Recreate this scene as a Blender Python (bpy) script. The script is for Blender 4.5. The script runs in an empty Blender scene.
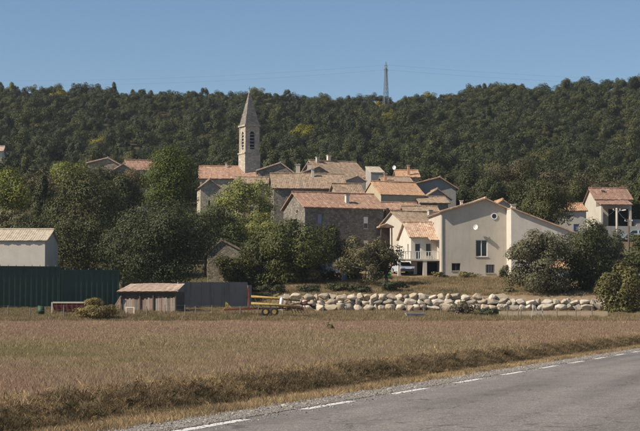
import bpy, math, random
import numpy as np
from mathutils import Vector, Matrix

scene = bpy.context.scene
R = math.radians
rnd = random.Random(11)

# ------------------------------------------------------------------ camera, sky, sun
F_PX, CX, CY, HORIZON, EYE = 1750.0, 320.0, 215.5, 316.0, 1.7
PITCH = math.atan((HORIZON - CY) / F_PX)
cam_data = bpy.data.cameras.new('camera')
cam = bpy.data.objects.new('camera', cam_data)
scene.collection.objects.link(cam)
cam_data.sensor_width = 36.0
cam_data.lens = 36.0 * F_PX / 640.0
cam_data.clip_start, cam_data.clip_end = 0.5, 6000.0
cam.location = (0, 0, EYE)
cam.rotation_euler = (math.pi / 2 + PITCH, 0, 0)
scene.camera = cam

TO_SUN = Vector((-0.979, -0.36, 0.90)).normalized()
SUN_EL = math.asin(TO_SUN.z)
world = bpy.data.worlds.new('World')
scene.world = world
world.use_nodes = True
wn = world.node_tree
bg = wn.nodes['Background']
sky = wn.nodes.new('ShaderNodeTexSky')
sky.sky_type = 'NISHITA'
sky.sun_disc = False
sky.sun_elevation = SUN_EL
sky.sun_rotation = math.atan2(TO_SUN.x, TO_SUN.y)
sky.altitude = 300
sky.air_density = 1.0
sky.dust_density = 0.12
sky.ozone_density = 4.5
wn.links.new(sky.outputs['Color'], bg.inputs['Color'])
bg.inputs['Strength'].default_value = 0.060

sun_data = bpy.data.lights.new('sun', 'SUN')
sun_data.energy = 4.2
sun_data.angle = R(0.53)
sun_data.color = (1.0, 0.90, 0.76)
sun = bpy.data.objects.new('sun', sun_data)
scene.collection.objects.link(sun)
sun.rotation_euler = TO_SUN.to_track_quat('Z', 'Y').to_euler()
sun.location = TO_SUN * 100

scene.view_settings.view_transform = 'Standard'
scene.view_settings.look = 'None'
scene.view_settings.gamma = 1.0
scene.view_settings.use_curve_mapping = False
scene.view_settings.exposure = 0.68

# ------------------------------------------------------------------ geometry helpers
def P(u, v, Y):
    """world point at depth Y (metres along +Y) that stands at position (u, v) of the photograph"""
    x, y = (u - CX) / F_PX, (CY - v) / F_PX
    c, s = math.cos(PITCH), math.sin(PITCH)
    dy, dz = c - y * s, s + y * c
    return Vector((x / dy * Y, Y, EYE + dz / dy * Y))

def U_of(x, y):
    return CX + x / y * F_PX * math.cos(PITCH)

def link(o, parent=None):
    scene.collection.objects.link(o)
    if parent is not None:
        o.parent = parent
    return o

def tag(o, label=None, cat=None, group=None, kind=None):
    if label: o['label'] = label
    if cat: o['category'] = cat
    if group: o['group'] = group
    if kind: o['kind'] = kind
    return o

def empty(name, loc, rz=0.0, label=None, cat=None, group=None):
    o = bpy.data.objects.new(name, None)
    o.empty_display_size = 0.3
    o.location = loc
    o.rotation_euler = (0, 0, rz)
    link(o)
    return tag(o, label, cat, group)

class MB:
    """collects polygons, builds ONE mesh object"""
    def __init__(self):
        self.v, self.f = [], []
    def poly(self, pts):
        i = len(self.v)
        self.v += [tuple(p) for p in pts]
        self.f.append(tuple(range(i, i + len(pts))))
        return self
    def hexa(self, p):
        """8 corners: bottom 0-3, top 4-7 (counter-clockwise from above)"""
        i = len(self.v)
        self.v += [tuple(q) for q in p]
        for a in ((3, 2, 1, 0), (4, 5, 6, 7), (0, 1, 5, 4), (1, 2, 6, 5), (2, 3, 7, 6), (3, 0, 4, 7)):
            self.f.append(tuple(i + k for k in a))
        return self
    def box(self, x0, x1, y0, y1, z0, z1):
        return self.hexa([(x0, y0, z0), (x1, y0, z0), (x1, y1, z0), (x0, y1, z0),
                          (x0, y0, z1), (x1, y0, z1), (x1, y1, z1), (x0, y1, z1)])
    def bar(self, a, b, w, h=None):
        """rectangular bar from a to b"""
        a, b = Vector(a), Vector(b)
        h = h or w
        d = (b - a).normalized()
        s = d.cross(Vector((0, 0, 1)))
        if s.length < 1e-3: s = Vector((1, 0, 0))
        s.normalize()
        t = s.cross(d).normalized()
        s, t = s * w / 2, t * h / 2
        return self.hexa([a - s - t, a + s - t, b + s - t, b - s - t, a - s + t, a + s + t, b + s + t, b - s + t])
    def tube(self, pts, radii, n=7, cap=True):
        pts = [Vector(p) for p in pts]
        rings = []
        for k, p in enumerate(pts):
            d = (pts[min(k + 1, len(pts) - 1)] - pts[max(k - 1, 0)])
            if d.length < 1e-6: d = Vector((0, 0, 1))
            d.normalize()
            s = d.cross(Vector((0.31, 0.94, 0.1))).normalized()
            t = d.cross(s).normalized()
            i = len(self.v)
            for q in range(n):
                a = 2 * math.pi * q / n
                self.v.append(tuple(p + (s * math.cos(a) + t * math.sin(a)) * radii[k]))
            rings.append(i)
        for k in range(len(rings) - 1):
            a, b = rings[k], rings[k + 1]
            for q in range(n):
                self.f.append((a + q, a + (q + 1) % n, b + (q + 1) % n, b + q))
        if cap:
            self.f.append(tuple(rings[0] + q for q in range(n))[::-1])
            self.f.append(tuple(rings[-1] + q for q in range(n)))
        return self
    def prism(self, outline, y0, y1):
        """outline [(x, z)] extruded along y"""
        n = len(outline)
        i = len(self.v)
        self.v += [(x, y0, z) for x, z in outline] + [(x, y1, z) for x, z in outline]
        self.f.append(tuple(range(i, i + n)))
        self.f.append(tuple(range(i + n, i + 2 * n))[::-1])
        for k in range(n):
            q = (k + 1) % n
            self.f.append((i + q, i + k, i + n + k, i + n + q))
        return self
    def mesh(self, name, material, smooth=False):
        m = bpy.data.meshes.new(name)
        m.from_pydata(self.v, [], self.f)
        m.materials.append(material)
        if smooth:
            m.polygons.foreach_set('use_smooth', [True] * len(m.polygons))
        m.update()
        return m
    def build(self, name, material, parent=None, smooth=False):
        return link(bpy.data.objects.new(name, self.mesh(name, material, smooth)), parent)

def np_mesh(name, verts, nper, material, smooth=False):
    """verts (n*nper, 3): every nper rows are one polygon"""
    nf = len(verts) // nper
    m = bpy.data.meshes.new(name)
    m.vertices.add(len(verts))
    m.vertices.foreach_set('co', np.asarray(verts, np.float32).ravel())
    m.loops.add(len(verts))
    m.loops.foreach_set('vertex_index', np.arange(len(verts), dtype=np.int32))
    m.polygons.add(nf)
    m.polygons.foreach_set('loop_start', np.arange(nf, dtype=np.int32) * nper)
    m.polygons.foreach_set('loop_total', np.full(nf, nper, np.int32))
    m.materials.append(material)
    m.update(calc_edges=True)
    return m

# ------------------------------------------------------------------ material helpers
def new_mat(name):
    m = bpy.data.materials.new(name)
    m.use_nodes = True
    nt = m.node_tree
    return m, nt, nt.nodes['Principled BSDF']

def nd(nt, t, **kw):
    n = nt.nodes.new(t)
    for k, v in kw.items():
        if hasattr(n, k): setattr(n, k, v)
        else: n.inputs[k].default_value = v
    return n

def ramp(nt, fac, stops):
    r = nt.nodes.new('ShaderNodeValToRGB')
    e = r.color_ramp.elements
    e.remove(e[1])
    for i, (p, c) in enumerate(stops):
        q = e[0] if i == 0 else e.new(p)
        q.position = p
        q.color = (*c, 1) if len(c) == 3 else c
    nt.links.new(fac, r.inputs['Fac'])
    return r.outputs['Color']

def mixc(nt, fac, a, b, mode='MIX'):
    m = nt.nodes.new('ShaderNodeMix')
    m.data_type = 'RGBA'
    m.blend_type = mode
    m.clamp_factor = True
    for sock, val in ((m.inputs[0], fac), (m.inputs[6], a), (m.inputs[7], b)):
        if hasattr(val, 'is_linked'): nt.links.new(val, sock)
        elif isinstance(val, (int, float)): sock.default_value = val
        else: sock.default_value = (*val, 1)
    return m.outputs[2]

def coords(nt, kind='Object'):
    return nt.nodes.new('ShaderNodeTexCoord').outputs[kind]

def noise(nt, vec, scale, detail=4, rough=0.6, dist=0.0):
    n = nd(nt, 'ShaderNodeTexNoise')
    n.inputs['Scale'].default_value = scale
    n.inputs['Detail'].default_value = detail
    n.inputs['Roughness'].default_value = rough
    n.inputs['Distortion'].default_value = dist
    nt.links.new(vec, n.inputs['Vector'])
    return n.outputs['Fac']

def mapping(nt, vec, scale=(1, 1, 1), rot=(0, 0, 0)):
    m = nt.nodes.new('ShaderNodeMapping')
    m.inputs['Scale'].default_value = scale
    m.inputs['Rotation'].default_value = rot
    nt.links.new(vec, m.inputs['Vector'])
    return m.outputs['Vector']

def bump(nt, bsdf, height, strength=0.5, dist=0.05):
    b = nt.nodes.new('ShaderNodeBump')
    b.inputs['Strength'].default_value = strength
    b.inputs['Distance'].default_value = dist
    nt.links.new(height, b.inputs['Height'])
    nt.links.new(b.outputs['Normal'], bsdf.inputs['Normal'])

def mul(c, k): return tuple(x * k for x in c)

def plain(name, col, rough=0.8, var=0.25, scale=3.0, metal=0.0, spec=0.3):
    m, nt, b = new_mat(name)
    v = coords(nt)
    n = noise(nt, v, scale, 5, 0.65)
    c = ramp(nt, n, [(0.25, mul(col, 1 - var)), (0.5, col), (0.78, mul(col, 1 + var * 0.8))])
    nt.links.new(c, b.inputs['Base Color'])
    b.inputs['Roughness'].default_value = rough
    b.inputs['Metallic'].default_value = metal
    b.inputs['Specular IOR Level'].default_value = spec
    bump(nt, b, noise(nt, v, scale * 9, 3), 0.25, 0.01)
    return m

def plaster(name, col, stain=(0.5, 0.45, 0.38), amt=0.5):
    """rendered wall: cloudy, streaked by rain, patched"""
    m, nt, b = new_mat(name)
    v = coords(nt)
    cloud = noise(nt, v, 0.55, 6, 0.65, 0.3)
    streak = noise(nt, mapping(nt, v, (2.6, 2.6, 0.25)), 1.0, 5, 0.6)
    fine = noise(nt, v, 9, 4, 0.7)
    c = ramp(nt, cloud, [(0.3, mul(col, 0.86)), (0.55, col), (0.8, mul(col, 1.08))])
    f = ramp(nt, streak, [(0.52, (0, 0, 0)), (0.75, (amt, amt, amt))])
    c = mixc(nt, f, c, tuple(a * s * 1.25 for a, s in zip(col, stain)))
    c = mixc(nt, 0.25, c, ramp(nt, fine, [(0.3, (0.6, 0.6, 0.6)), (0.7, (1, 1, 1))]), 'MULTIPLY')
    nt.links.new(c, b.inputs['Base Color'])
    b.inputs['Roughness'].default_value = 0.92
    b.inputs['Specular IOR Level'].default_value = 0.15
    bump(nt, b, fine, 0.35, 0.03)
    return m

def masonry(name, col, var=0.35, size=3.2):
    """rubble stone: irregular stones with recessed mortar"""
    m, nt, b = new_mat(name)
    v = mapping(nt, coords(nt), (1, 1, 1.6))
    vo = nd(nt, 'ShaderNodeTexVoronoi')
    vo.inputs['Scale'].default_value = size
    nt.links.new(v, vo.inputs['Vector'])
    sep = nt.nodes.new('ShaderNodeSeparateColor')
    nt.links.new(vo.outputs['Color'], sep.inputs[0])
    c = ramp(nt, sep.outputs[0], [(0.0, mul(col, 1 - var)), (0.5, col), (1.0, mul(col, 1 + var))])
    ve = nd(nt, 'ShaderNodeTexVoronoi', feature='DISTANCE_TO_EDGE')
    ve.inputs['Scale'].default_value = size
    nt.links.new(v, ve.inputs['Vector'])
    e = ramp(nt, ve.outputs['Distance'], [(0.0, (0, 0, 0)), (0.09, (1, 1, 1))])
    c = mixc(nt, e, tuple(min(1, x * 0.72) for x in col), c)
    cloud = noise(nt, v, 0.4, 4)
    c = mixc(nt, 0.55, c, ramp(nt, cloud, [(0.3, (0.6, 0.58, 0.55)), (0.7, (1.1, 1.08, 1.02))]), 'MULTIPLY')
    nt.links.new(c, b.inputs['Base Color'])
    b.inputs['Roughness'].default_value = 0.95
    b.inputs['Specular IOR Level'].default_value = 0.1
    bump(nt, b, e, 0.6, 0.05)
    return m

TILE = 0.24
def tiles(name, cols, lichen=(0.16, 0.145, 0.11), amt=0.5):
    """canal tiles; every tile its own tone, lichen in patches"""
    m, nt, b = new_mat(name)
    v = coords(nt)
    sn = nd(nt, 'ShaderNodeVectorMath', operation='SNAP')
    sn.inputs[1].default_value = (TILE, 0.38, 100.0)
    nt.links.new(v, sn.inputs[0])
    wnz = nd(nt, 'ShaderNodeTexWhiteNoise', noise_dimensions='3D')
    nt.links.new(sn.outputs[0], wnz.inputs['Vector'])
    st = [(i / (len(cols) - 1), c) for i, c in enumerate(cols)]
    c = ramp(nt, wnz.outputs['Value'], st)
    big = noise(nt, v, 0.7, 6, 0.7, 0.4)
    f = ramp(nt, big, [(0.45, (0, 0, 0)), (0.68, (amt, amt, amt))])
    c = mixc(nt, f, c, lichen)
    fine = noise(nt, v, 2.6, 5, 0.75)
    c = mixc(nt, 0.8, c, ramp(nt, fine, [(0.32, (0.5, 0.5, 0.5)), (0.5, (0.95, 0.95, 0.95)), (0.68, (1.35, 1.32, 1.28))]), 'MULTIPLY')
    nt.links.new(c, b.inputs['Base Color'])
    b.inputs['Roughness'].default_value = 0.9
    b.inputs['Specular IOR Level'].default_value = 0.15
    # tile ends step along the slope
    w = nd(nt, 'ShaderNodeTexWave', wave_type='BANDS', bands_direction='Y', wave_profile='SAW')
    w.inputs['Scale'].default_value = 2 * math.pi / 0.38 / 20
    nt.links.new(v, w.inputs['Vector'])
    bump(nt, b, w.outputs['Fac'], 0.7, 0.05)
    return m

def leafmat(name, a, b_, c_, trans=0.12, inst=False):
    """leaf colour varies leaf by leaf (and tree by tree for the wood)"""
    m, nt, b = new_mat(name)
    g = nt.nodes.new('ShaderNodeNewGeometry')
    col = ramp(nt, g.outputs['Random Per Island'], [(0.0, a), (0.55, b_), (1.0, c_)])
    if inst:
        at = nd(nt, 'ShaderNodeAttribute', attribute_type='INSTANCER', attribute_name='tint')
        tint = ramp(nt, at.outputs['Fac'], [(0.0, (0.55, 0.64, 0.62)), (0.3, (0.9, 0.95, 0.88)), (0.6, (1.15, 1.12, 0.9)), (0.75, (1.5, 1.35, 1.05)),
                                            (0.9, (1.6, 1.4, 0.95)), (0.94, (3.0, 2.5, 0.8)), (1.0, (4.2, 3.2, 0.7))])
        col = mixc(nt, 1.0, col, tint, 'MULTIPLY')
    else:
        oi = nt.nodes.new('ShaderNodeObjectInfo')
        tint = ramp(nt, oi.outputs['Random'], [(0.0, (0.82, 0.86, 0.85)), (0.5, (1, 1, 1)), (1.0, (1.2, 1.12, 1.0))])
        col = mixc(nt, 1.0, col, tint, 'MULTIPLY')
    nt.links.new(col, b.inputs['Base Color'])
    b.inputs['Roughness'].default_value = 0.65
    b.inputs['Specular IOR Level'].default_value = 0.25
    tr = nt.nodes.new('ShaderNodeBsdfTranslucent')
    nt.links.new(col, tr.inputs['Color'])
    mx = nt.nodes.new('ShaderNodeMixShader')
    mx.inputs[0].default_value = trans
    nt.links.new(b.outputs[0], mx.inputs[1])
    nt.links.new(tr.outputs[0], mx.inputs[2])
    nt.links.new(mx.outputs[0], nt.nodes['Material Output'].inputs['Surface'])
    return m

M = {}
M['cream'] = plaster('cream_render', (0.50, 0.455, 0.38), (0.60, 0.56, 0.52), 0.5)
M['white'] = plaster('white_render', (0.62, 0.57, 0.49), (0.6, 0.56, 0.5), 0.3)
M['paleshed'] = plaster('pale_shed_wall', (0.60, 0.55, 0.47), (0.7, 0.68, 0.62), 0.3)
M['ochre'] = plaster('ochre_render', (0.46, 0.39, 0.27), (0.6, 0.55, 0.45), 0.5)
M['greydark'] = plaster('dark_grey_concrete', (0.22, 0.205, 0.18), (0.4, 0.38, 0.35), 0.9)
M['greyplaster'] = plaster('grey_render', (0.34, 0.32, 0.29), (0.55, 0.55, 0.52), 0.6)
M['stone'] = masonry('rubble_stone', (0.30, 0.26, 0.20))
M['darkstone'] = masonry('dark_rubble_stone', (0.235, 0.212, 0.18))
M['palestone'] = masonry('pale_rubble_stone', (0.46, 0.41, 0.32), 0.25, 2.6)
M['ashlar'] = masonry('tower_stone', (0.47, 0.42, 0.34), 0.2, 2.2)
M['spire'] = masonry('spire_stone', (0.225, 0.21, 0.19), 0.25, 2.4)
M['tile_red'] = tiles('red_tiles', [(0.297, 0.176, 0.12), (0.396, 0.241, 0.166), (0.34, 0.201, 0.137), (0.472, 0.326, 0.228)], (0.27, 0.19, 0.145), 0.55)
M['tile_orange'] = tiles('orange_tiles', [(0.428, 0.256, 0.151), (0.473, 0.292, 0.174), (0.405, 0.244, 0.146), (0.518, 0.333, 0.209)], (0.34, 0.22, 0.15), 0.4)
M['tile_brown'] = tiles('brown_red_tiles', [(0.20, 0.115, 0.085), (0.30, 0.18, 0.13), (0.25, 0.145, 0.105), (0.36, 0.23, 0.17)], (0.22, 0.17, 0.13), 0.6)
M['tile_old'] = tiles('old_tiles', [(0.224, 0.153, 0.1), (0.359, 0.25, 0.167), (0.28, 0.216, 0.161), (0.424, 0.284, 0.183)], (0.25, 0.205, 0.155), 0.75)
M['tile_pink'] = tiles('pink_tiles', [(0.356, 0.213, 0.143), (0.523, 0.39, 0.284), (0.419, 0.26, 0.176), (0.586, 0.473, 0.354)], (0.30, 0.21, 0.16), 0.4)
M['tile_pale'] = tiles('pale_tiles', [(0.42, 0.31, 0.24), (0.50, 0.38, 0.29), (0.46, 0.32, 0.24), (0.55, 0.43, 0.34)], (0.38, 0.30, 0.23), 0.4)
M['fibre'] = tiles('fibre_cement', [(0.43, 0.36, 0.27), (0.47, 0.39, 0.30), (0.45, 0.38, 0.28), (0.48, 0.41, 0.32)], (0.36, 0.31, 0.23), 0.4)
M['glass'] = plain('window_glass', (0.02, 0.024, 0.03), 0.12, 0.1, 1, 0, 0.5)
M['dark'] = plain('painted_interior_shade', (0.02, 0.018, 0.016), 0.95)  # near-black colour standing in for the shade inside openings
M['frame'] = plain('white_frame', (0.72, 0.70, 0.66), 0.6, 0.08)
M['shutter_blue'] = plain('blue_grey_shutter', (0.24, 0.28, 0.36), 0.7, 0.15)
M['shutter_grey'] = plain('grey_shutter', (0.36, 0.37, 0.37), 0.7, 0.15)
M['wood'] = plain('weathered_wood', (0.21, 0.175, 0.14), 0.9, 0.35, 5)
M['wood_dark'] = plain('dark_wood', (0.10, 0.075, 0.055), 0.9, 0.3, 5)
M['plank'] = plain('grey_plank', (0.34, 0.28, 0.225), 0.9, 0.4, 4)
M['plank_red'] = plain('red_brown_plank', (0.30, 0.20, 0.15), 0.9, 0.4, 4)
M['concrete'] = plaster('concrete', (0.42, 0.38, 0.32), (0.6, 0.58, 0.52), 0.5)
M['tanwall'] = plaster('tan_low_wall', (0.50, 0.385, 0.265), (0.62, 0.58, 0.52), 0.8)
M['metal'] = plain('galvanised', (0.35, 0.36, 0.37), 0.5, 0.15, 4, 0.6)
M['green_steel'] = plain('green_steel', (0.018, 0.048, 0.028), 0.5, 0.3, 1.2, 0.0, 0.4)
M['red_paint'] = plain('worn_red_paint', (0.15, 0.035, 0.028), 0.75, 0.5, 5)
M['yellow_paint'] = plain('worn_yellow_paint', (0.36, 0.25, 0.07), 0.7, 0.55, 5)
M['rubber'] = plain('tyre_rubber', (0.025, 0.025, 0.026), 0.85, 0.2)
M['white_paint'] = plain('white_paint', (0.75, 0.74, 0.72), 0.5, 0.08)
M['carwhite'] = plain('white_car_paint', (0.42, 0.46, 0.52), 0.25, 0.03, 1, 0, 0.6)
M['cargrey'] = plain('silver_car_paint', (0.30, 0.36, 0.38), 0.25, 0.03, 1, 0, 0.6)
M['lamp'] = plain('lamp_lens', (0.7, 0.7, 0.66), 0.2, 0.05)
M['taillamp'] = plain('tail_lens', (0.35, 0.02, 0.02), 0.3, 0.05)
M['teal'] = plain('teal_paint', (0.06, 0.19, 0.20), 0.6, 0.2)
M['bluecloth'] = plain('blue_cloth', (0.30, 0.42, 0.62), 0.9, 0.2)
M['whitecloth'] = plain('white_cloth', (0.74, 0.75, 0.78), 0.9, 0.1)
M['greenplastic'] = plain('green_plastic', (0.10, 0.42, 0.08), 0.5, 0.15)
M['barrel_green'] = plain('barrel_green', (0.03, 0.07, 0.035), 0.6, 0.2)
M['tarp'] = plain('pale_canvas', (0.58, 0.53, 0.42), 0.9, 0.15)
M['wire'] = plain('wire', (0.12, 0.12, 0.12), 0.6, 0.1)
M['pylon'] = plain('pylon_steel', (0.20, 0.215, 0.225), 0.6, 0.15, 4, 0.3)
M['bark'] = plain('bark', (0.11, 0.088, 0.065), 0.95, 0.4, 6)
M['palebark'] = plain('pale_bark', (0.27, 0.25, 0.21), 0.95, 0.35, 6)
def boulder_mat(name, lo, mid, hi):
    m, nt, b = new_mat(name)
    v = coords(nt)
    oi = nt.nodes.new('ShaderNodeObjectInfo')
    base = ramp(nt, oi.outputs['Random'], [(0.0, lo), (0.5, mid), (1.0, hi)])
    n1 = noise(nt, v, 2.2, 6, 0.7, 0.5)
    c = mixc(nt, 0.8, base, ramp(nt, n1, [(0.3, (0.52, 0.5, 0.46)), (0.6, (1.05, 1.03, 1.0)), (0.8, (1.25, 1.2, 1.1))]), 'MULTIPLY')
    nt.links.new(c, b.inputs['Base Color'])
    b.inputs['Roughness'].default_value = 0.95
    b.inputs['Specular IOR Level'].default_value = 0.1
    bump(nt, b, noise(nt, v, 7, 5, 0.7), 0.6, 0.06)
    return m
M['boulder'] = boulder_mat('tan_boulder', (0.26, 0.235, 0.20), (0.46, 0.385, 0.285), (0.60, 0.54, 0.45))
M['boulder_pale'] = boulder_mat('pale_boulder', (0.32, 0.29, 0.24), (0.48, 0.43, 0.35), (0.60, 0.55, 0.47))

M['oak'] = leafmat('oak_leaf', (0.0336, 0.039, 0.0133), (0.0551, 0.0613, 0.0201), (0.0836, 0.0855, 0.0301))
M['bright'] = leafmat('bright_leaf', (0.0416, 0.0511, 0.0119), (0.0694, 0.081, 0.019), (0.1063, 0.1101, 0.0301))
M['linden'] = leafmat('linden_leaf', (0.0351, 0.0537, 0.0075), (0.0633, 0.0879, 0.0112), (0.1405, 0.1388, 0.0166))
M['yellowgreen'] = leafmat('yellow_green_leaf', (0.096, 0.12, 0.0224), (0.176, 0.192, 0.0352), (0.32, 0.272, 0.048))
M['airy'] = leafmat('willow_leaf', (0.1156, 0.1292, 0.0299), (0.1836, 0.1904, 0.0462), (0.272, 0.2584, 0.0748))
M['olive'] = leafmat('olive_leaf', (0.0689, 0.0678, 0.0334), (0.1033, 0.0984, 0.0492), (0.1492, 0.1367, 0.0737))
M['dryshrub'] = leafmat('dry_shrub_leaf', (0.0936, 0.0796, 0.0281), (0.1591, 0.131, 0.0468), (0.234, 0.1872, 0.0749))
M['rustoak'] = leafmat('brownish_oak_leaf', (0.0637, 0.0539, 0.0235), (0.093, 0.0764, 0.0333), (0.1273, 0.1028, 0.049))
M['purple'] = leafmat('purple_shrub_leaf', (0.0878, 0.0655, 0.0448), (0.1287, 0.1022, 0.0646), (0.1755, 0.1441, 0.0895))
M['darkshrub'] = leafmat('dark_shrub_leaf', (0.0264, 0.0324, 0.0144), (0.0432, 0.0504, 0.0216), (0.072, 0.072, 0.036))
M['wood_leaf'] = leafmat('hill_oak_leaf', (0.0302, 0.036, 0.0131), (0.0485, 0.0552, 0.0186), (0.0727, 0.0767, 0.0276), 0.1, True)

# ------------------------------------------------------------------ terrain
TH = R(16.6)
CT, ST = math.cos(TH), math.sin(TH)
LX0, LY0 = -1.7, 27.3
def xline(y):
    y = np.asarray(y, float)
    return LX0 + (y - LY0) * math.tan(TH) + np.where(y > 105, 0.0045 * (y - 105) ** 2, 0)
def road_s(x, y):
    """metres left of the painted edge line"""
    return (xline(y) - np.asarray(x, float)) * CT
def sm(a, b, x):
    t = np.clip((x - a) / (b - a), 0, 1)
    return t * t * (3 - 2 * t)
def wob(x, y, k=1.0, ph=0.0):
    return (np.sin(x * 0.91 * k + 1.3 + ph) * np.sin(y * 1.13 * k + 0.4 + 2 * ph) + 0.6 * np.sin(x * 2.3 * k + y * 1.7 * k + ph)
            + 0.4 * np.sin(x * 4.1 * k - y * 3.3 * k + 2.0 + ph)) / 2.0
KA = np.array([(0, .22), (33, .25), (71, .36), (150, 1.22), (166, 2.0), (170.6, 2.2), (172.4, 3.65), (198, 6.15), (218, 8.6), (240, 12.5), (275, 17.3),
               (300, 20.5), (350, 27.5), (420, 38.0)])
KB = np.array([(0, .22), (33, .25), (71, .36), (150, 1.22), (163, 2.25), (175, 2.8), (186, 4.2), (198, 6.15), (218, 8.6), (240, 12.5), (275, 17.3),
               (300, 20.5), (350, 27.5), (420, 38.0)])
RIDGE = np.array([(-400, 100), (-120, 90), (0, 86), (60, 86), (100, 89), (160, 93), (220, 92), (255, 94), (300, 97), (360, 98), (390, 98), (420, 97),
                  (460, 94), (482, 87), (510, 84), (540, 88), (575, 83), (610, 80), (640, 82), (760, 86), (1000, 110)], float)
YR = 560.0
def G(x, y):
    x = np.asarray(x, float); y = np.asarray(y, float)
    m = sm(-6, -3.5, x) * (1 - sm(29, 32, x))
    h = np.interp(y, KA[:, 0], KA[:, 1]) * m + np.interp(y, KB[:, 0], KB[:, 1]) * (1 - m)
    vr = np.interp(CX + x / YR * F_PX, RIDGE[:, 0], RIDGE[:, 1])
    zr = EYE + (HORIZON - vr) * YR / F_PX - 3.2
    far = np.where(y < YR, 38.0 + (zr - 38.0) * ((y - 420) / (YR - 420)), zr - (y - YR) * 0.12)
    h = np.where(y > 420, far, h)
    h = h + np.where(y > 300, wob(x * 0.05, y * 0.05) * 1.6 * sm(300, 360, y), 0)
    s = road_s(x, y)
    lip = 3.9 + 0.35 * wob(x, y, 0.5) + 0.14 * wob(x, y, 2.1, 1)
    foot = 2.35 + 0.2 * wob(x, y, 0.7, 2)
    k = sm(4, 15, s)
    base = 0.3 + (h - 0.3) * np.where(y > 60, k, 1)
    bank = -0.16 + (base + 0.16) * sm(0, 1, (s - foot) / np.maximum(lip - foot, 0.3))
    verge = np.interp(s, [0.0, 1.1, 2.4], [0.0, -0.03, -0.16])
    z = np.where(s > foot, bank, np.where(s > 0, verge, 0.0))
    z = np.where(s < -7.3, np.interp(-s, [7.3, 9, 12, 400], [0.0, -0.05, -0.1, -0.5]), z)
    z = z + np.where(s > 4.5, 0.035 * wob(x, y, 1.0), 0)
    return z - np.where((s <= 0.6) & (s >= -7.4), 0.05, 0)
def Gz(x, y): return float(G(x, y))

def axis(parts):
    out = []
    for a, b, st in parts:
        out += list(np.arange(a, b, st))
    return np.array(out + [parts[-1][1]])
xs = axis([(-420, -60, 20), (-60, -24, 2), (-24, 34, 0.42), (34, 70, 2), (70, 420, 20)])
ys = axis([(-40, 15, 4), (15, 62, 0.55), (62, 165, 1.6), (165, 178, 0.5), (178, 300, 3), (300, 600, 6), (600, 900, 30)])
XX, YY = np.meshgrid(xs, ys)
ZZ = G(XX, YY)
ZZ = np.maximum(ZZ, -20)
nx, ny = len(xs), len(ys)
vv = np.stack([XX, YY, ZZ], -1).reshape(-1, 3)
ii = (np.arange(ny - 1)[:, None] * nx + np.arange(nx - 1)[None, :]).ravel()
ff = np.stack([ii, ii + 1, ii + nx + 1, ii + nx], -1)
gm = bpy.data.meshes.new('ground')
gm.from_pydata(vv.tolist(), [], ff.tolist())
gm.polygons.foreach_set('use_smooth', [True] * len(gm.polygons))

def ground_mat():
    m, nt, b = new_mat('earth_and_dry_grass')
    v = coords(nt)
    sep = nt.nodes.new('ShaderNodeSeparateXYZ')
    nt.links.new(v, sep.inputs[0])
    big = noise(nt, v, 0.12, 5, 0.6, 0.5)
    mid = noise(nt, v, 1.1, 5, 0.7)
    fine = noise(nt, v, 9, 5, 0.75)
    soil = ramp(nt, mid, [(0.25, (0.15, 0.105, 0.075)), (0.5, (0.23, 0.165, 0.115)), (0.75, (0.31, 0.23, 0.16))])
    straw = ramp(nt, fine, [(0.25, (0.12, 0.09, 0.05)), (0.55, (0.235, 0.18, 0.105)), (0.8, (0.33, 0.26, 0.16))])
    c = mixc(nt, ramp(nt, big, [(0.35, (0.25, 0.25, 0.25)), (0.65, (0.8, 0.8, 0.8))]), soil, straw)
    # dry bank above the boulders, then leaf litter under the wood
    drybank = ramp(nt, mid, [(0.25, (0.16, 0.115, 0.07)), (0.5, (0.26, 0.19, 0.12)), (0.75, (0.36, 0.27, 0.175))])
    mr = nd(nt, 'ShaderNodeMapRange'); mr.inputs[1].default_value = 160; mr.inputs[2].default_value = 172
    nt.links.new(sep.outputs['Y'], mr.inputs[0])
    mrx = nd(nt, 'ShaderNodeMapRange'); mrx.inputs[1].default_value = 0; mrx.inputs[2].default_value = -6
    nt.links.new(sep.outputs['X'], mrx.inputs[0])
    turf = ramp(nt, mid, [(0.3, (0.05, 0.05, 0.025)), (0.7, (0.12, 0.105, 0.05))])
    drybank = mixc(nt, mrx.outputs[0], drybank, turf)
    c = mixc(nt, mr.outputs[0], c, drybank)
    litter = ramp(nt, mid, [(0.3, (0.04, 0.036, 0.02)), (0.7, (0.10, 0.082, 0.048))])
    mr2 = nd(nt, 'ShaderNodeMapRange'); mr2.inputs[1].default_value = 205; mr2.inputs[2].default_value = 245
    nt.links.new(sep.outputs['Y'], mr2.inputs[0])
    c = mixc(nt, mr2.outputs[0], c, litter)
    nt.links.new(c, b.inputs['Base Color'])
    b.inputs['Roughness'].default_value = 1.0
    b.inputs['Specular IOR Level'].default_value = 0.05
    bump(nt, b, fine, 0.8, 0.08)
    return m
gm.materials.append(ground_mat())
tag(link(bpy.data.objects.new('ground', gm)), kind='structure', label='dry field and hillside rising to the wooded ridge')

# ------------------------------------------------------------------ road
def strip(s0, s1, y0, y1, n, zf, wob_amp=0.0, cols=6):
    mb = MB()
    ysv = np.linspace(y0, y1, n)
    grid = []
    for i, y in enumerate(ysv):
        row = []
        for k in range(cols + 1):
            s = s0 + (s1 - s0) * k / cols
            if wob_amp and k == cols: s += wob_amp * float(wob(y, y * 0.3, 1.7)) + wob_amp * 0.5 * float(wob(y * 3.1, y, 1.1, 2))
            x = float(xline(y)) - s / CT
            row.append((x, y, zf(s)))
        grid.append(row)
    base = 0
    for row in grid: mb.v += row
    w = cols + 1
    for i in range(n - 1):
        for k in range(cols):
            a = i * w + k
            mb.f.append((a + 1, a, a + w, a + w + 1))
    return mb

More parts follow.
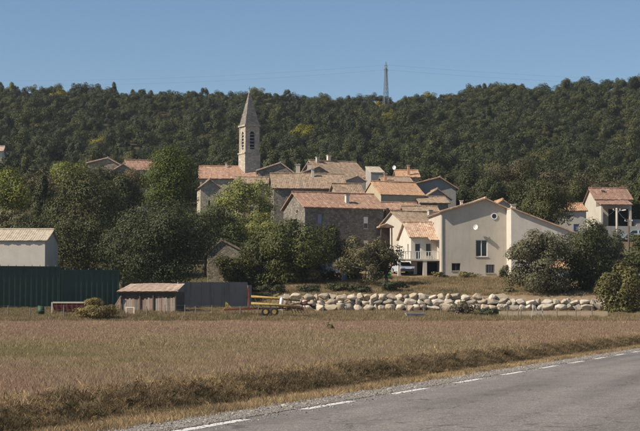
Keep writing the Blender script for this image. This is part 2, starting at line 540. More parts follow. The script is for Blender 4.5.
def asphalt_mat():
    m, nt, b = new_mat('worn_asphalt')
    v = coords(nt)
    agg = nd(nt, 'ShaderNodeTexVoronoi'); agg.inputs['Scale'].default_value = 46
    nt.links.new(v, agg.inputs['Vector'])
    sep = nt.nodes.new('ShaderNodeSeparateColor'); nt.links.new(agg.outputs['Color'], sep.inputs[0])
    c = ramp(nt, sep.outputs[0], [(0.0, (0.115, 0.102, 0.092)), (0.5, (0.185, 0.166, 0.150)), (0.85, (0.245, 0.22, 0.198)), (1.0, (0.40, 0.36, 0.32))])
    # wheel tracks run along the road
    vr = mapping(nt, v, (1, 1, 1), (0, 0, TH))
    track = noise(nt, mapping(nt, vr, (0.75, 0.03, 1)), 1.0, 3, 0.5)
    c = mixc(nt, 0.85, c, ramp(nt, track, [(0.32, (0.62, 0.62, 0.63)), (0.5, (0.98, 0.97, 0.96)), (0.68, (1.2, 1.18, 1.15))]), 'MULTIPLY')
    cloud = noise(nt, v, 0.5, 6, 0.7, 0.3)
    c = mixc(nt, 0.7, c, ramp(nt, cloud, [(0.3, (0.75, 0.75, 0.75)), (0.7, (1.12, 1.12, 1.1))]), 'MULTIPLY')
    # bitumen repair stains
    st = noise(nt, mapping(nt, vr, (0.5, 0.09, 1)), 1.3, 4, 0.6, 0.8)
    c = mixc(nt, ramp(nt, st, [(0.64, (0, 0, 0)), (0.72, (0.45, 0.45, 0.45))]), c, (0.055, 0.052, 0.05))
    # fine cracks
    cr = nd(nt, 'ShaderNodeTexVoronoi', feature='DISTANCE_TO_EDGE'); cr.inputs['Scale'].default_value = 0.45
    dv = nd(nt, 'ShaderNodeVectorMath', operation='ADD')
    nz = nd(nt, 'ShaderNodeTexNoise'); nz.inputs['Scale'].default_value = 1.2; nz.inputs['Detail'].default_value = 6
    nt.links.new(v, nz.inputs['Vector'])
    nt.links.new(v, dv.inputs[0]); nt.links.new(nz.outputs['Color'], dv.inputs[1]); nt.links.new(dv.outputs[0], cr.inputs['Vector'])
    c = mixc(nt, ramp(nt, cr.outputs['Distance'], [(0.0, (0.85, 0.85, 0.85)), (0.012, (0, 0, 0))]), c, (0.05, 0.047, 0.045))
    nt.links.new(c, b.inputs['Base Color'])
    b.inputs['Roughness'].default_value = 0.85
    b.inputs['Specular IOR Level'].default_value = 0.3
    bump(nt, b, sep.outputs[1], 0.5, 0.008)
    return m
road = strip(0.3, -7.2, -60, 260, 200, lambda s: 0.0).build('road', asphalt_mat())
tag(road, kind='structure', label='grey worn asphalt road crossing the foreground')

def gravel_mat():
    m, nt, b = new_mat('pale_gravel')
    v = coords(nt)
    vo = nd(nt, 'ShaderNodeTexVoronoi'); vo.inputs['Scale'].default_value = 28
    nt.links.new(v, vo.inputs['Vector'])
    sep = nt.nodes.new('ShaderNodeSeparateColor'); nt.links.new(vo.outputs['Color'], sep.inputs[0])
    c = ramp(nt, sep.outputs[0], [(0, (0.15, 0.13, 0.11)), (0.5, (0.235, 0.208, 0.178)), (1, (0.37, 0.335, 0.29))])
    cl = noise(nt, v, 1.5, 5)
    c = mixc(nt, 0.8, c, ramp(nt, cl, [(0.3, (0.65, 0.6, 0.55)), (0.7, (1.1, 1.08, 1.05))]), 'MULTIPLY')
    nt.links.new(c, b.inputs['Base Color'])
    b.inputs['Roughness'].default_value = 0.95
    bump(nt, b, vo.outputs['Distance'], 0.9, 0.03)
    return m
gmat = gravel_mat()
sh = strip(0.16, 1.25, 5, 190, 500, lambda s: float(np.interp(s, [0.0, 0.3, 1.4], [0.006, 0.012, -0.012])), 0.25).build('gravel_shoulder', gmat)
tag(sh, kind='structure', label='pale gravel shoulder between asphalt and dry verge')

def paint_mat():
    m, nt, b = new_mat('worn_road_paint')
    v = coords(nt)
    n = noise(nt, v, 14, 6, 0.8)
    c = ramp(nt, n, [(0.33, (0.24, 0.22, 0.20)), (0.43, (0.58, 0.56, 0.52)), (0.7, (0.74, 0.72, 0.68))])
    nt.links.new(c, b.inputs['Base Color'])
    b.inputs['Roughness'].default_value = 0.7
    return m
pm = paint_mat()
PER = 6.5
for k in range(-3, 13):
    # worn dash, ragged ends; dash centre k
    y_c = LY0 + (k * PER) * CT
    mb = MB()
    n = 14
    edge = []
    for q in range(n + 1):
        y = y_c + (q / n - 0.5) * 3.3 * CT
        x = float(xline(y))
        w = 0.115 + 0.012 * math.sin(q * 2.1 + k)
        edge.append(((x - w, y, 0.005), (x + w + 0.01 * math.sin(q * 3.3 + k * 2), y, 0.005)))
    for q in range(n):
        mb.poly([edge[q][0], edge[q][1], edge[q + 1][1], edge[q + 1][0]])
    mb.build('edge_dash', pm, road)

# ------------------------------------------------------------------ scatter (stuff: grass, gravel, wood)
def scatter(name, pts, rots, scls, idx, tint, meshes, label):
    src = bpy.data.collections.new(name + '_sources')
    for k, me in enumerate(meshes):
        src.objects.link(bpy.data.objects.new('%s_source_%02d' % (name, k), me))
    m = bpy.data.meshes.new(name)
    n = len(pts)
    m.vertices.add(n)
    m.vertices.foreach_set('co', np.asarray(pts, np.float32).ravel())
    for an, ty, key, dat in (('rot', 'FLOAT_VECTOR', 'vector', rots), ('scl', 'FLOAT_VECTOR', 'vector', scls), ('tint', 'FLOAT', 'value', tint), ('idx', 'INT', 'value', idx)):
        a = m.attributes.new(an, ty, 'POINT')
        a.data.foreach_set(key, np.asarray(dat, np.int32 if ty == 'INT' else np.float32).ravel())
    o = link(bpy.data.objects.new(name, m))
    for me in meshes[:1]:
        m.materials.append(me.materials[0])
    ng = bpy.data.node_groups.new(name, 'GeometryNodeTree')
    ng.interface.new_socket('Geometry', in_out='INPUT', socket_type='NodeSocketGeometry')
    ng.interface.new_socket('Geometry', in_out='OUTPUT', socket_type='NodeSocketGeometry')
    N = ng.nodes
    gi, go = N.new('NodeGroupInput'), N.new('NodeGroupOutput')
    iop = N.new('GeometryNodeInstanceOnPoints')
    ci = N.new('GeometryNodeCollectionInfo')
    ci.inputs['Collection'].default_value = src
    ci.inputs['Separate Children'].default_value = True
    ci.inputs['Reset Children'].default_value = True
    iop.inputs['Pick Instance'].default_value = True
    def na(nm, ty):
        q = N.new('GeometryNodeInputNamedAttribute'); q.data_type = ty; q.inputs['Name'].default_value = nm
        return q.outputs['Attribute']
    e2r = N.new('FunctionNodeEulerToRotation')
    L = ng.links
    L.new(na('rot', 'FLOAT_VECTOR'), e2r.inputs[0])
    L.new(gi.outputs[0], iop.inputs['Points'])
    L.new(ci.outputs[0], iop.inputs['Instance'])
    L.new(na('idx', 'INT'), iop.inputs['Instance Index'])
    L.new(e2r.outputs[0], iop.inputs['Rotation'])
    L.new(na('scl', 'FLOAT_VECTOR'), iop.inputs['Scale'])
    L.new(iop.outputs[0], go.inputs[0])
    md = o.modifiers.new('scatter', 'NODES')
    md.node_group = ng
    tag(o, label=label, kind='stuff')
    return o

def grassmat(name, stops, isl):
    m, nt, b = new_mat(name)
    at = nd(nt, 'ShaderNodeAttribute', attribute_type='INSTANCER', attribute_name='tint')
    c = ramp(nt, at.outputs['Fac'], stops)
    g = nt.nodes.new('ShaderNodeNewGeometry')
    c = mixc(nt, 1.0, c, ramp(nt, g.outputs['Random Per Island'], isl), 'MULTIPLY')
    nt.links.new(c, b.inputs['Base Color'])
    b.inputs['Roughness'].default_value = 0.8
    b.inputs['Specular IOR Level'].default_value = 0.15
    tr = nt.nodes.new('ShaderNodeBsdfTranslucent'); nt.links.new(c, tr.inputs['Color'])
    mx = nt.nodes.new('ShaderNodeMixShader'); mx.inputs[0].default_value = 0.3
    nt.links.new(b.outputs[0], mx.inputs[1]); nt.links.new(tr.outputs[0], mx.inputs[2])
    nt.links.new(mx.outputs[0], nt.nodes['Material Output'].inputs['Surface'])
    return m

def blades(seed, n, rad, h, w, lean, mat, bent=0.3):
    r = np.random.default_rng(seed)
    a = r.uniform(0, 2 * np.pi, n); d = rad * np.sqrt(r.uniform(0, 1, n))
    base = np.stack([d * np.cos(a), d * np.sin(a), np.full(n, -0.03)], -1)
    ta = r.uniform(0, 2 * np.pi, n); hh = h * r.uniform(0.45, 1.2, n); ln = lean * r.uniform(0.1, 1.0, n) * hh
    tip = base + np.stack([ln * np.cos(ta), ln * np.sin(ta), hh], -1)
    fa = r.uniform(0, 2 * np.pi, n)
    sd = np.stack([np.cos(fa), np.sin(fa), 0 * fa], -1) * (w * r.uniform(0.6, 1.4, n))[:, None]
    midp = base * 0.5 + tip * 0.5 + np.stack([0 * fa, 0 * fa, hh * bent * 0.3], -1)
    v = np.stack([base - sd / 2, base + sd / 2, midp + sd * 0.45, tip, midp - sd * 0.45], 1).reshape(-1, 3)
    return np_mesh('blades', v, 5, mat)

rg = np.random.default_rng(5)
ISL = [(0, (0.5, 0.5, 0.5)), (0.5, (0.95, 0.95, 0.95)), (0.85, (1.35, 1.3, 1.2)), (1, (2.0, 1.9, 1.7))]
fmat = grassmat('dry_stems', [(0.0, (0.17, 0.175, 0.07)), (0.25, (0.29, 0.25, 0.125)), (0.5, (0.40, 0.305, 0.20)), (0.75, (0.36, 0.24, 0.18)), (1.0, (0.56, 0.44, 0.28))], ISL)
clumps = [blades(20 + k, 210, 0.36, 0.10, 0.004, 1.0, fmat) for k in range(3)] + [blades(40 + k, 150, 0.5, 0.105, 0.007, 1.1, fmat) for k in range(3)]

def field_points(y0, y1, area):
    A = (y1 - y0) * (0.183 * (y0 + y1) + 12)
    n = int(A / area)
    y = rg.uniform(y0, y1, n * 2)
    hw = 0.183 * y + 6
    x = rg.uniform(-1, 1, n * 2) * (0.183 * y1 + 6)
    k = np.abs(x) < hw
    x, y = x[k][:n], y[k][:n]
    return x, y
px, py, pk = [], [], []
for y0, y1, area, kk in ((22, 45, 0.075, 0), (45, 70, 0.13, 0), (70, 110, 0.22, 1), (110, 156, 0.34, 1)):
    x, y = field_points(y0, y1, area)
    px.append(x); py.append(y); pk.append(np.full(len(x), kk))
px, py, pk = map(np.concatenate, (px, py, pk))
s = road_s(px, py)
k = (s > 3.9) & (py < 151 + 2 * wob(px, py, 0.3)) & (wob(px, py * .5, 1.3, 4) + 0.6 * wob(px * 2.3, py, 1.9, 6) + rg.normal(0, .35, len(px)) > -0.75)
px, py, pk, s = px[k], py[k], pk[k], s[k]
# tone: red-brown far, green bands in the middle, straw at the lip
band = np.interp(py, [30, 40, 48, 60, 72, 90, 110, 130, 150], [0.64, 0.62, 0.52, 0.40, 0.36, 0.48, 0.64, 0.72, 0.72])
tint = band + 0.16 * wob(px * 0.25, py * 0.10, 1.0) + 0.10 * wob(px * .6, py * .35, 1.1, 3) + rg.normal(0, 0.10, len(px))
tint = np.where(s < 5.4, tint + 0.25 * (5.4 - s) / 1.5, tint)
n = len(px)
sc_ = rg.lognormal(0, 0.28, n) * (1 + 0.3 * wob(px, py, 0.4, 1))
scatter('dry_field_grass', np.stack([px, py, G(px, py)], -1), np.stack([rg.normal(0, .06, n), rg.normal(0, .06, n), rg.uniform(0, 6.28, n)], -1),
        np.stack([sc_, sc_, sc_ * rg.uniform(0.7, 1.3, n)], -1), pk * 3 + rg.integers(0, 3, n), np.clip(tint, 0, 1), clumps,
        'reddish brown dry grass covering the whole field')

# bank and verge beside the road
def along(y0, y1, n, s0, s1):
    y = y0 + (y1 - y0) * rg.uniform(0, 1, n) ** 1.35
    s = rg.uniform(s0, s1, n)
    return xline(y) - s / CT, y, s
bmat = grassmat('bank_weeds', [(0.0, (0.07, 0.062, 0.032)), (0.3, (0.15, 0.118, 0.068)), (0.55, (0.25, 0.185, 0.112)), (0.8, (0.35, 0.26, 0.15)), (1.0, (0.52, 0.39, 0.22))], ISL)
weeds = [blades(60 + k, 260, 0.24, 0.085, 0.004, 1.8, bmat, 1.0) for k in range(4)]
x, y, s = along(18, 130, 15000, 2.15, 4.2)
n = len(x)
t = np.interp(s, [2.1, 2.6, 3.3, 3.9, 4.2], [0.58, 0.34, 0.44, 0.72, 1.0]) + rg.normal(0, 0.2, n) + 0.3 * wob(x, y, 0.9, 5)  # weeds tinted darker low on the bank: slope's shade put into colour; lip straw
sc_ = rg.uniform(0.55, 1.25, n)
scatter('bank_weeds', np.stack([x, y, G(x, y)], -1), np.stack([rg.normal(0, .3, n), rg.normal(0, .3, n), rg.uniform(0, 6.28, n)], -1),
        np.stack([sc_, sc_, sc_ * rg.uniform(0.6, 1.2, n)], -1), rg.integers(0, 4, n), np.clip(t, 0, 1), weeds, 'brown weeds matting the roadside ditch bank, tinted darker for its shade')
vg = [blades(80 + k, 80, 0.2, 0.14, 0.008, 0.9, bmat, 0.5) for k in range(3)]
x, y, s = along(18, 120, 9000, 1.05, 2.5)
keep = rg.uniform(0, 1, len(x)) < np.interp(s, [1.0, 1.5, 2.5], [0.12, 0.85, 1.0])
x, y, s = x[keep], y[keep], s[keep]; n = len(x)
t = 0.78 + 0.2 * wob(x, y, 0.6, 7) + rg.normal(0, 0.12, n)
sc_ = rg.uniform(0.5, 1.3, n)
scatter('verge_grass', np.stack([x, y, G(x, y)], -1), np.stack([0 * x, 0 * x, rg.uniform(0, 6.28, n)], -1), np.stack([sc_, sc_, sc_], -1),
        rg.integers(0, 3, n), np.clip(t, 0, 1), vg, 'short straw coloured grass along the road verge')

# loose stones on the shoulder
def pebble(seed):
    r = random.Random(seed)
    import bmesh
    bm = bmesh.new(); bmesh.ops.create_icosphere(bm, subdivisions=1, radius=1)
    for v in bm.verts:
        v.co *= r.uniform(0.7, 1.2); v.co.z *= 0.65
    me = bpy.data.meshes.new('pebble'); bm.to_mesh(me); bm.free()
    me.materials.append(pebmat)
    return me
pebmat, nt_, b_ = new_mat('pebble')
at_ = nd(nt_, 'ShaderNodeAttribute', attribute_type='INSTANCER', attribute_name='tint')
nt_.links.new(ramp(nt_, at_.outputs['Fac'], [(0, (0.12, 0.105, 0.09)), (0.5, (0.22, 0.198, 0.17)), (1, (0.38, 0.345, 0.30))]), b_.inputs['Base Color'])
b_.inputs['Roughness'].default_value = 0.95
y = 18 + 70 * rg.uniform(0, 1, 26000) ** 1.6
s = rg.normal(0.8, 0.5, len(y))
keep = (s > -0.45) & (s < 2.2); y, s = y[keep], s[keep]; x = xline(y) - s / CT; n = len(x)
z = np.where(s < 1.2, np.interp(s, [0.0, 0.3, 1.4], [0.003, 0.012, -0.012]), G(x, y))
sc_ = rg.lognormal(math.log(0.011), 0.5, n)
scatter('shoulder_gravel', np.stack([x, y, z], -1), rg.uniform(0, 6.28, (n, 3)) * np.array([0.1, 0.1, 1]), np.stack([sc_, sc_, sc_], -1),
        rg.integers(0, 3, n), rg.uniform(0, 1, n), [pebble(k) for k in range(3)], 'loose pale stones scattered along the road shoulder')

# strip of rough grass at the far edge of the field, and the dry bank above the boulders
smat = grassmat('rough_grass', [(0.0, (0.10, 0.095, 0.04)), (0.3, (0.21, 0.175, 0.09)), (0.65, (0.34, 0.26, 0.155)), (1.0, (0.42, 0.33, 0.21))], ISL)
rough = [blades(100 + k, 90, 0.45, 0.36, 0.016, 0.7, smat) for k in range(3)]
x = rg.uniform(-42, 42, 9000); y = rg.uniform(149.5, 169.2, 9000)
t = 0.55 + 0.15 * wob(x, y, 0.3) + rg.normal(0, 0.12, 9000) - 0.12 * sm(0, -10, x)
y2 = rg.uniform(173, 200, 7000); x2 = rg.uniform(-4, 34, 7000)
t2 = 0.58 + 0.3 * wob(x2, y2, 0.35, 2) + rg.normal(0, 0.15, 7000)
x, y, t = np.concatenate([x, x2]), np.concatenate([y, y2]), np.concatenate([t, t2])
# clear of the big house yard
keep = ~((y > 196.3) & (x > 7))
x, y, t = x[keep], y[keep], t[keep]; n = len(x)
sc_ = rg.uniform(0.5, 1.2, n) * np.where(y > 172, 0.8, np.where(y > 160, 0.6, 0.9))
scatter('rough_grass', np.stack([x, y, G(x, y)], -1), np.stack([0 * x, 0 * x, rg.uniform(0, 6.28, n)], -1), np.stack([sc_, sc_, sc_ * rg.uniform(0.5, 1.2, n)], -1),
        rg.integers(0, 3, n), np.clip(t, 0, 1), rough, 'pale rough grass at the far edge of the field and bank')

# ------------------------------------------------------------------ trees
def crown_verts(seed, rad, nl, nleaf, leaf, lobe=(0.26, 0.42), inner=0.3, sharp=0.0, low=-0.75, thin=0.55):
    r = np.random.default_rng(seed)
    rad = np.array(rad, float)
    d = r.normal(size=(nl * 3, 3)); d /= np.linalg.norm(d, axis=1)[:, None]
    d = d[d[:, 2] > low][:nl]
    d[:, 2] = np.where(d[:, 2] < 0, -np.abs(d[:, 2]) ** 0.8, d[:, 2])
    fr = np.clip(r.uniform(0.15, 1, len(d)) ** 0.45, 0, 1)
    c = d * fr[:, None] * 0.74
    if sharp:                                            # conical
        k = 1 - sharp * (c[:, 2] + 0.8) / 1.6
        c[:, :2] *= np.clip(k, 0.12, 1)[:, None]
    lr = r.uniform(lobe[0], lobe[1], len(c))
    pick = r.choice(len(c), nleaf, p=lr ** 2 / np.sum(lr ** 2))
    q = r.normal(size=(nleaf, 3)); q /= np.linalg.norm(q, axis=1)[:, None]
    q[:, 2] = np.where(q[:, 2] < -0.75, -q[:, 2], q[:, 2])
    ru = 1 - inner * r.uniform(0, 1, nleaf) ** 1.5 + 0.10 * r.normal(size=nleaf)
    p = (c[pick] + q * (lr[pick] * ru)[:, None] * np.array([1, 1, 0.8])) * rad
    out = p / rad; out /= np.maximum(np.linalg.norm(out, axis=1), 1e-3)[:, None]
    nrm = q * 0.85 + 0.45 * out + 0.30 * r.normal(size=(nleaf, 3))
    nrm /= np.linalg.norm(nrm, axis=1)[:, None]
    t = np.cross(nrm, r.normal(size=(nleaf, 3))); t /= np.maximum(np.linalg.norm(t, axis=1), 1e-6)[:, None]
    b = np.cross(nrm, t)
    sz = leaf * r.uniform(0.55, 1.4, nleaf)
    t = t * sz[:, None]; b = b * (sz * thin * r.uniform(0.7, 1.2, nleaf))[:, None]
    return np.stack([p - t * 0.5, p + b * 0.5 - t * 0.1, p + t * 0.5, p - b * 0.5 + t * 0.05], 1).reshape(-1, 3), c * rad, lr * rad.mean()

def trunk_mb(seed, h0, centre_z, rad, lobes, r0, nl=9):
    """tapered trunk from z=0 with limbs up into the crown; crown centre at centre_z"""
    r = random.Random(seed)
    mb = MB()
    fork = max(0.25 * centre_z, centre_z - rad[2] * 0.75)
    lean = Vector((r.uniform(-.12, .12), r.uniform(-.12, .12), 0)) * centre_z
    pts = [Vector((0, 0, -0.3)), Vector((0, 0, 0.15)), lean * 0.3 + Vector((0, 0, fork * 0.5)), lean * 0.6 + Vector((0, 0, fork)), lean + Vector((0, 0, centre_z + rad[2] * 0.35))]
    mb.tube(pts, [r0 * 1.5, r0 * 1.1, r0 * 0.9, r0 * 0.75, r0 * 0.15], 8)
    for k in range(min(nl, len(lobes))):
        L = Vector(lobes[k]) + Vector((0, 0, centre_z))
        if L.z < fork * 0.8: continue
        st = pts[3].lerp(pts[4], r.uniform(0, 0.5))
        mid = st.lerp(L, 0.5) + Vector((r.uniform(-.2, .2), r.uniform(-.2, .2), r.uniform(0.0, .35)))
        mb.tube([st, mid, L], [r0 * 0.42, r0 * 0.28, r0 * 0.08], 5)
    return mb

def tree(name, u, vtop, vbot, wpx, Y, mat, label, cat='tree', group=None, nl=34, dens=1.0, leaf=None, depth=1.0, lobe=(0.28, 0.46), sharp=0.0, low=-1.0,
         bark='bark', seed=None, r0=None, inner=0.3, thin=0.55, base_u=None, crown_name='crown'):
    seed = seed if seed is not None else int(u * 7 + vtop * 13 + Y)
    top, bot = P(u, vtop, Y), P(u, vbot, Y)
    gz = Gz(top.x, Y)
    bz = bot.z - 0.08 * (top.z - bot.z)
    rx = wpx / 2 * Y / F_PX
    rz = max((top.z - bz) / 2, 0.2)
    rad = (rx * 1.12, rx * depth * 1.12, rz * 1.1)
    cz = (top.z + bz) / 2 - gz
    leaf = leaf or 0.23
    area = math.pi * rx * rz
    nleaf = int(min(30000, dens * area / (leaf * leaf * thin) * 10.5))
    v, lobes, lr = crown_verts(seed, np.array(rad) * 0.98, nl, nleaf, leaf, lobe, inner, sharp, low, thin)
    root = empty(name, (top.x, Y, gz), 0, label, cat, group)
    v[:, 2] += cz
    v = v.reshape(-1, 4, 3); v = v[v[:, :, 2].min(1) > -0.1].reshape(-1, 3)
    link(bpy.data.objects.new(crown_name, np_mesh(crown_name, v, 4, M[mat])), root)
    order = np.argsort(-lr)
    trunk_mb(seed, 0, cz, rad, [lobes[k] for k in order], r0 or max(0.07, 0.035 * (2 * rz + rx)), 10).build('trunk', M[bark], root, True)
    return root

T = tree
T('oak_tree', 84, 163, 272, 84, 196, 'oak', 'big dark oak standing behind the green containers', nl=44)
T('oak_tree', 164, 197, 290, 110, 179, 'oak', 'wide dark oak spreading over the plank shed', nl=52)
T('linden_tree', 170, 142, 220, 62, 236, 'linden', 'dense round bright green tree left of the church tower', nl=90, lobe=(0.24, 0.38), dens=1.5)
T('acacia_tree', 10, 162, 218, 50, 226, 'yellowgreen', 'yellow tinged green tree at the left edge above the pale shed', nl=26, dens=.8)
T('cypress_tree', 43, 166, 236, 36, 216, 'oak', 'dark pointed tree between the yellowish trees on the left', nl=26, sharp=0.7, lobe=(.2, .34))
T('acacia_tree', 76, 158, 200, 48, 238, 'yellowgreen', 'yellow green tree peeping over the big dark oak on the left', nl=24, dens=.8)
T('olive_tree', 14, 206, 240, 58, 205, 'olive', 'grey green low tree directly above the pale shed roof', nl=24)
T('oak_tree', 118, 172, 232, 50, 212, 'oak', 'oak filling the gap between big oak and round bright tree', nl=26)
T('willow_tree', 245, 166, 250, 74, 214, 'airy', 'airy yellow green tree in front of the church nave', nl=60, dens=.6, lobe=(.17, .3), bark='palebark', inner=.8, leaf=.24, r0=.13)
T('bush', 212, 203, 248, 64, 206, 'bright', 'leafy green bush left of the airy tree below the church', 'bush', nl=24)
T('bush', 186, 204, 240, 40, 224, 'bright', 'green bush at the foot of the dense round tree', 'bush', nl=18)
T('lime_tree', 289, 209, 294, 96, 188, 'bright', 'bushy bright green tree below the red roofed stone house', nl=46, lobe=(.2, .34))
T('lime_tree', 330, 219, 284, 34, 192, 'oak', 'narrower dark green tree hugging the stone house wall', nl=20)
T('olive_tree', 366, 230, 284, 66, 184, 'olive', 'grey green olive tree with pale trunk above the boulder wall', nl=30, dens=.55, bark='palebark', leaf=.24, lobe=(.18, .3), inner=.6, r0=.17)
T('olive_tree', 387, 243, 277, 40, 186, 'darkshrub', 'small dark olive tree beside the carport', nl=18, dens=.7, leaf=.24)
T('oak_tree', 543, 180, 245, 66, 210, 'oak', 'dark oak rising above the lean-to roof of the beige house', nl=34)
T('olive_tree', 538, 226, 302, 76, 175, 'olive', 'broad grey green tree in front of the beige house wing', nl=46, lobe=(.2, .34), dens=1.1)
T('oak_tree', 589, 219, 300, 62, 178, 'oak', 'dark oak right of the broad grey green tree', nl=36)
T('oak_tree', 606, 238, 292, 46, 196, 'darkshrub', 'very dark tree behind the round bush on the right', nl=26)
M['bushmix'] = leafmat('rusty_bush_leaf', (0.062, 0.07, 0.02), (0.10, 0.10, 0.03), (0.17, 0.125, 0.045))
T('round_bush', 621, 256, 326, 58, 166, 'bushmix', 'large round bush with rusty top at the right edge', 'bush', nl=44, lobe=(.18, .3))
T('hedge_tree', 636, 246, 276, 44, 196, 'bright', 'leafy green shrub below the wooden pole at right edge', 'bush', nl=22)
T('hedge_tree', 638, 231, 250, 28, 214, 'oak', 'clipped dark green hedge below the silver car', 'hedge', nl=16)
T('oak_tree', 508, 157, 208, 62, 262, 'rustoak', 'brownish oak at the foot of the wood behind the beige house', nl=30)
T('oak_tree', 466, 166, 212, 44, 268, 'oak', 'dark oak behind the shaded house gable at the wood edge', nl=22)
T('oak_tree', 600, 222, 262, 34, 208, 'oak', 'dark tree under the pale house with the porch', nl=22)
T('oak_tree', 640, 178, 226, 26, 246, 'bright', 'green tree right of the pale house with the porch', nl=22)
T('oak_tree', 234, 252, 288, 40, 186, 'bright', 'small green tree beside the grey gabled barn', nl=18)
T('oak_tree', 262, 236, 292, 40, 187, 'oak', 'dark leafy tree right of the grey gabled barn', nl=22)

T('oak_tree', 30, 214, 262, 60, 200, 'oak', 'dark oak crown between pale shed roof and big oak', nl=28)
T('oak_tree', 122, 226, 282, 56, 190, 'oak', 'dark oak foliage between the two big oaks', nl=28)
T('oak_tree', 204, 214, 262, 40, 198, 'oak', 'dark oak right behind the wide oak near the barn', nl=22)
T('bush', 150, 205, 250, 60, 220, 'oak', 'dark bush below the dense round tree', 'bush', nl=22)
T('bush', 232, 222, 262, 50, 202, 'bright', 'green bush at the foot of the airy tree', 'bush', nl=22)
T('bush', 262, 205, 246, 44, 208, 'airy', 'pale green bush between airy tree and stone house', 'bush', nl=20, dens=.7)
T('bush', 20, 240, 272, 40, 186, 'olive', 'olive bush behind the long green container', 'bush', nl=16)
T('oak_tree', 60, 200, 262, 44, 204, 'oak', 'oak behind the left side of the big dark oak', nl=24)
T('bush', 356, 248, 280, 40, 193, 'oak', 'dark bush against the stone house behind the olive tree', 'bush', nl=18)
T('bush', 310, 246, 284, 46, 194, 'oak', 'dark bush behind the bushy bright green tree', 'bush', nl=18)
T('bush', 575, 232, 270, 36, 200, 'oak', 'dark bush under the narrow pale house', 'bush', nl=18)
T('bush', 612, 228, 256, 30, 203, 'olive', 'olive bush left of the wooden pole', 'bush', nl=14)
T('oak_tree', 490, 172, 210, 40, 248, 'oak', 'dark oak top showing above the beige house ridge', nl=20)
T('oak_tree', 528, 168, 210, 44, 246, 'oak', 'dark oak between brownish oak and the narrow house', nl=22)
T('oak_tree', 575, 178, 214, 40, 250, 'oak', 'dark oak behind the narrow pale house', nl=22)

T('oak_tree', 102, 163, 200, 50, 252, 'oak', 'oak hiding the walls under the pale roofs at far left', nl=24)
T('oak_tree', 134, 169, 205, 40, 252, 'rustoak', 'oak under the red roofed white gable', nl=20)
T('oak_tree', 4, 156, 196, 34, 262, 'oak', 'dark oak hiding the pale house wall at the left edge', nl=20)

def shrub(name, u, vtop, vbot, wpx, Y, mat, label, **kw):
    return T(name, u, vtop, vbot, wpx, Y, mat, label, 'shrub', nl=kw.pop('nl', 16), leaf=kw.pop('leaf', .2), r0=.05, **kw)
shrub('broom_shrub', 96, 297.5, 322, 44, 152, 'dryshrub', 'yellowish dry shrub in front of the green container', nl=40, leaf=.14, lobe=(.22, .38), dens=1.3)
shrub('purple_shrub', 462, 299, 322, 34, 160, 'purple', 'purplish brown shrub at the field edge before the boulders', nl=20, dens=.9)
shrub('dark_shrub', 489, 305, 324, 30, 158, 'darkshrub', 'low dark green shrub right of the purplish one')
shrub('field_weed', 330, 320, 335, 9, 112, 'dryshrub', 'single upright weed standing alone in the field', nl=8, leaf=.13, dens=.5)
for k, (u, vt, vb, w, Y, mt, lb) in enumerate([
        (272, 283, 294, 30, 175, 'darkshrub', 'dark shrub above the left end of the boulder wall'),
        (307, 284, 293, 34, 176, 'darkshrub', 'dark shrub on the bank under the bright green tree'),
        (338, 281, 292, 30, 177, 'oak', 'shaded shrub on the bank left of the olive trunk'),
        (392, 280, 291, 36, 177, 'darkshrub', 'dark shrub on the bank right of the olive trunk'),
        (360, 284, 293, 26, 175, 'darkshrub', 'dark shrub growing behind the boulders at the olive trunk'),
        (512, 287, 299, 22, 176, 'olive', 'small grey shrub behind the pale boulders'),
        (556, 286, 300, 40, 176, 'darkshrub', 'dark undergrowth below the broad grey green tree'),
        (588, 288, 302, 36, 177, 'darkshrub', 'dark undergrowth left of the large round bush'),
        (312, 268, 284, 26, 187, 'dryshrub', 'dry brownish shrub under the bright green tree canopy'),
        (440, 271, 279, 16, 195, 'dryshrub', 'dry weed tuft at the left foot of the beige house'),
        (470, 271, 279, 22, 196, 'dryshrub', 'dry weed tuft below the tall window of the beige house'),
        (504, 263, 280, 12, 195, 'olive', 'grey weed at the white corner of the beige house')]):
    shrub('bank_shrub', u, vt, vb, w, Y, mt, lb, group='shrubs on the bank above the boulders')

# the wooded hill: nearest row as single trees, the rest one mass
def hill_meshes(n, nleaf, leaf, mat):
    out = []
    for k in range(n):
        r = random.Random(k)
        rx, rz = r.uniform(1.9, 3.6), r.uniform(1.6, 3.2)
        v, _, _ = crown_verts(300 + k, (rx, rx * r.uniform(.85, 1.15), rz), r.randint(13, 20), nleaf, leaf, (0.24, 0.42), 0.3, 0, -0.6)
        v[:, 2] += rz * 1.05
        out.append(np_mesh('hill_crown', v, 4, mat))
    return out
hm = hill_meshes(12, 3200, 0.25, M['wood_leaf'])
step = 3.95
gx, gy = np.meshgrid(np.arange(-190, 190, step), np.arange(246, 640, step))
gx = (gx + rg.uniform(-.45, .45, gx.shape) * step).ravel(); gy = (gy + rg.uniform(-.45, .45, gy.shape) * step).ravel()
gu = U_of(gx, gy)
ok = (np.abs(gx) < 0.2 * gy + 24) & ((gy > 300) | ((gu > 470) & (gy > 256) & (gu < 570)) | ((gu > 560) & (gy > 262)) | ((gu < 175) & (gy > 294)))
ok &= ~((gu > 375) & (gu < 397) & (np.abs(gy - 556) < 5))
ok &= rg.uniform(0, 1, len(gx)) > 0.05
gx, gy, gu = gx[ok], gy[ok], gu[ok]
n = len(gx)
hs = np.clip(rg.lognormal(math.log(0.86), 0.30, n), .42, np.where(gy > 500, 0.92, 1.3)) * np.where((gu > 470) & (gy > 480), 1.12, 1.0)
tt = np.clip(rg.beta(1.8, 2.4, n) * 0.9 + 0.16 * wob(gx * .07, gy * .07), 0, 0.88)
tt = np.where((np.random.default_rng(77).uniform(0, 1, n) < 0.009) & (gu < 470) & (gy > 330), rg.uniform(0.94, 1, n), tt)
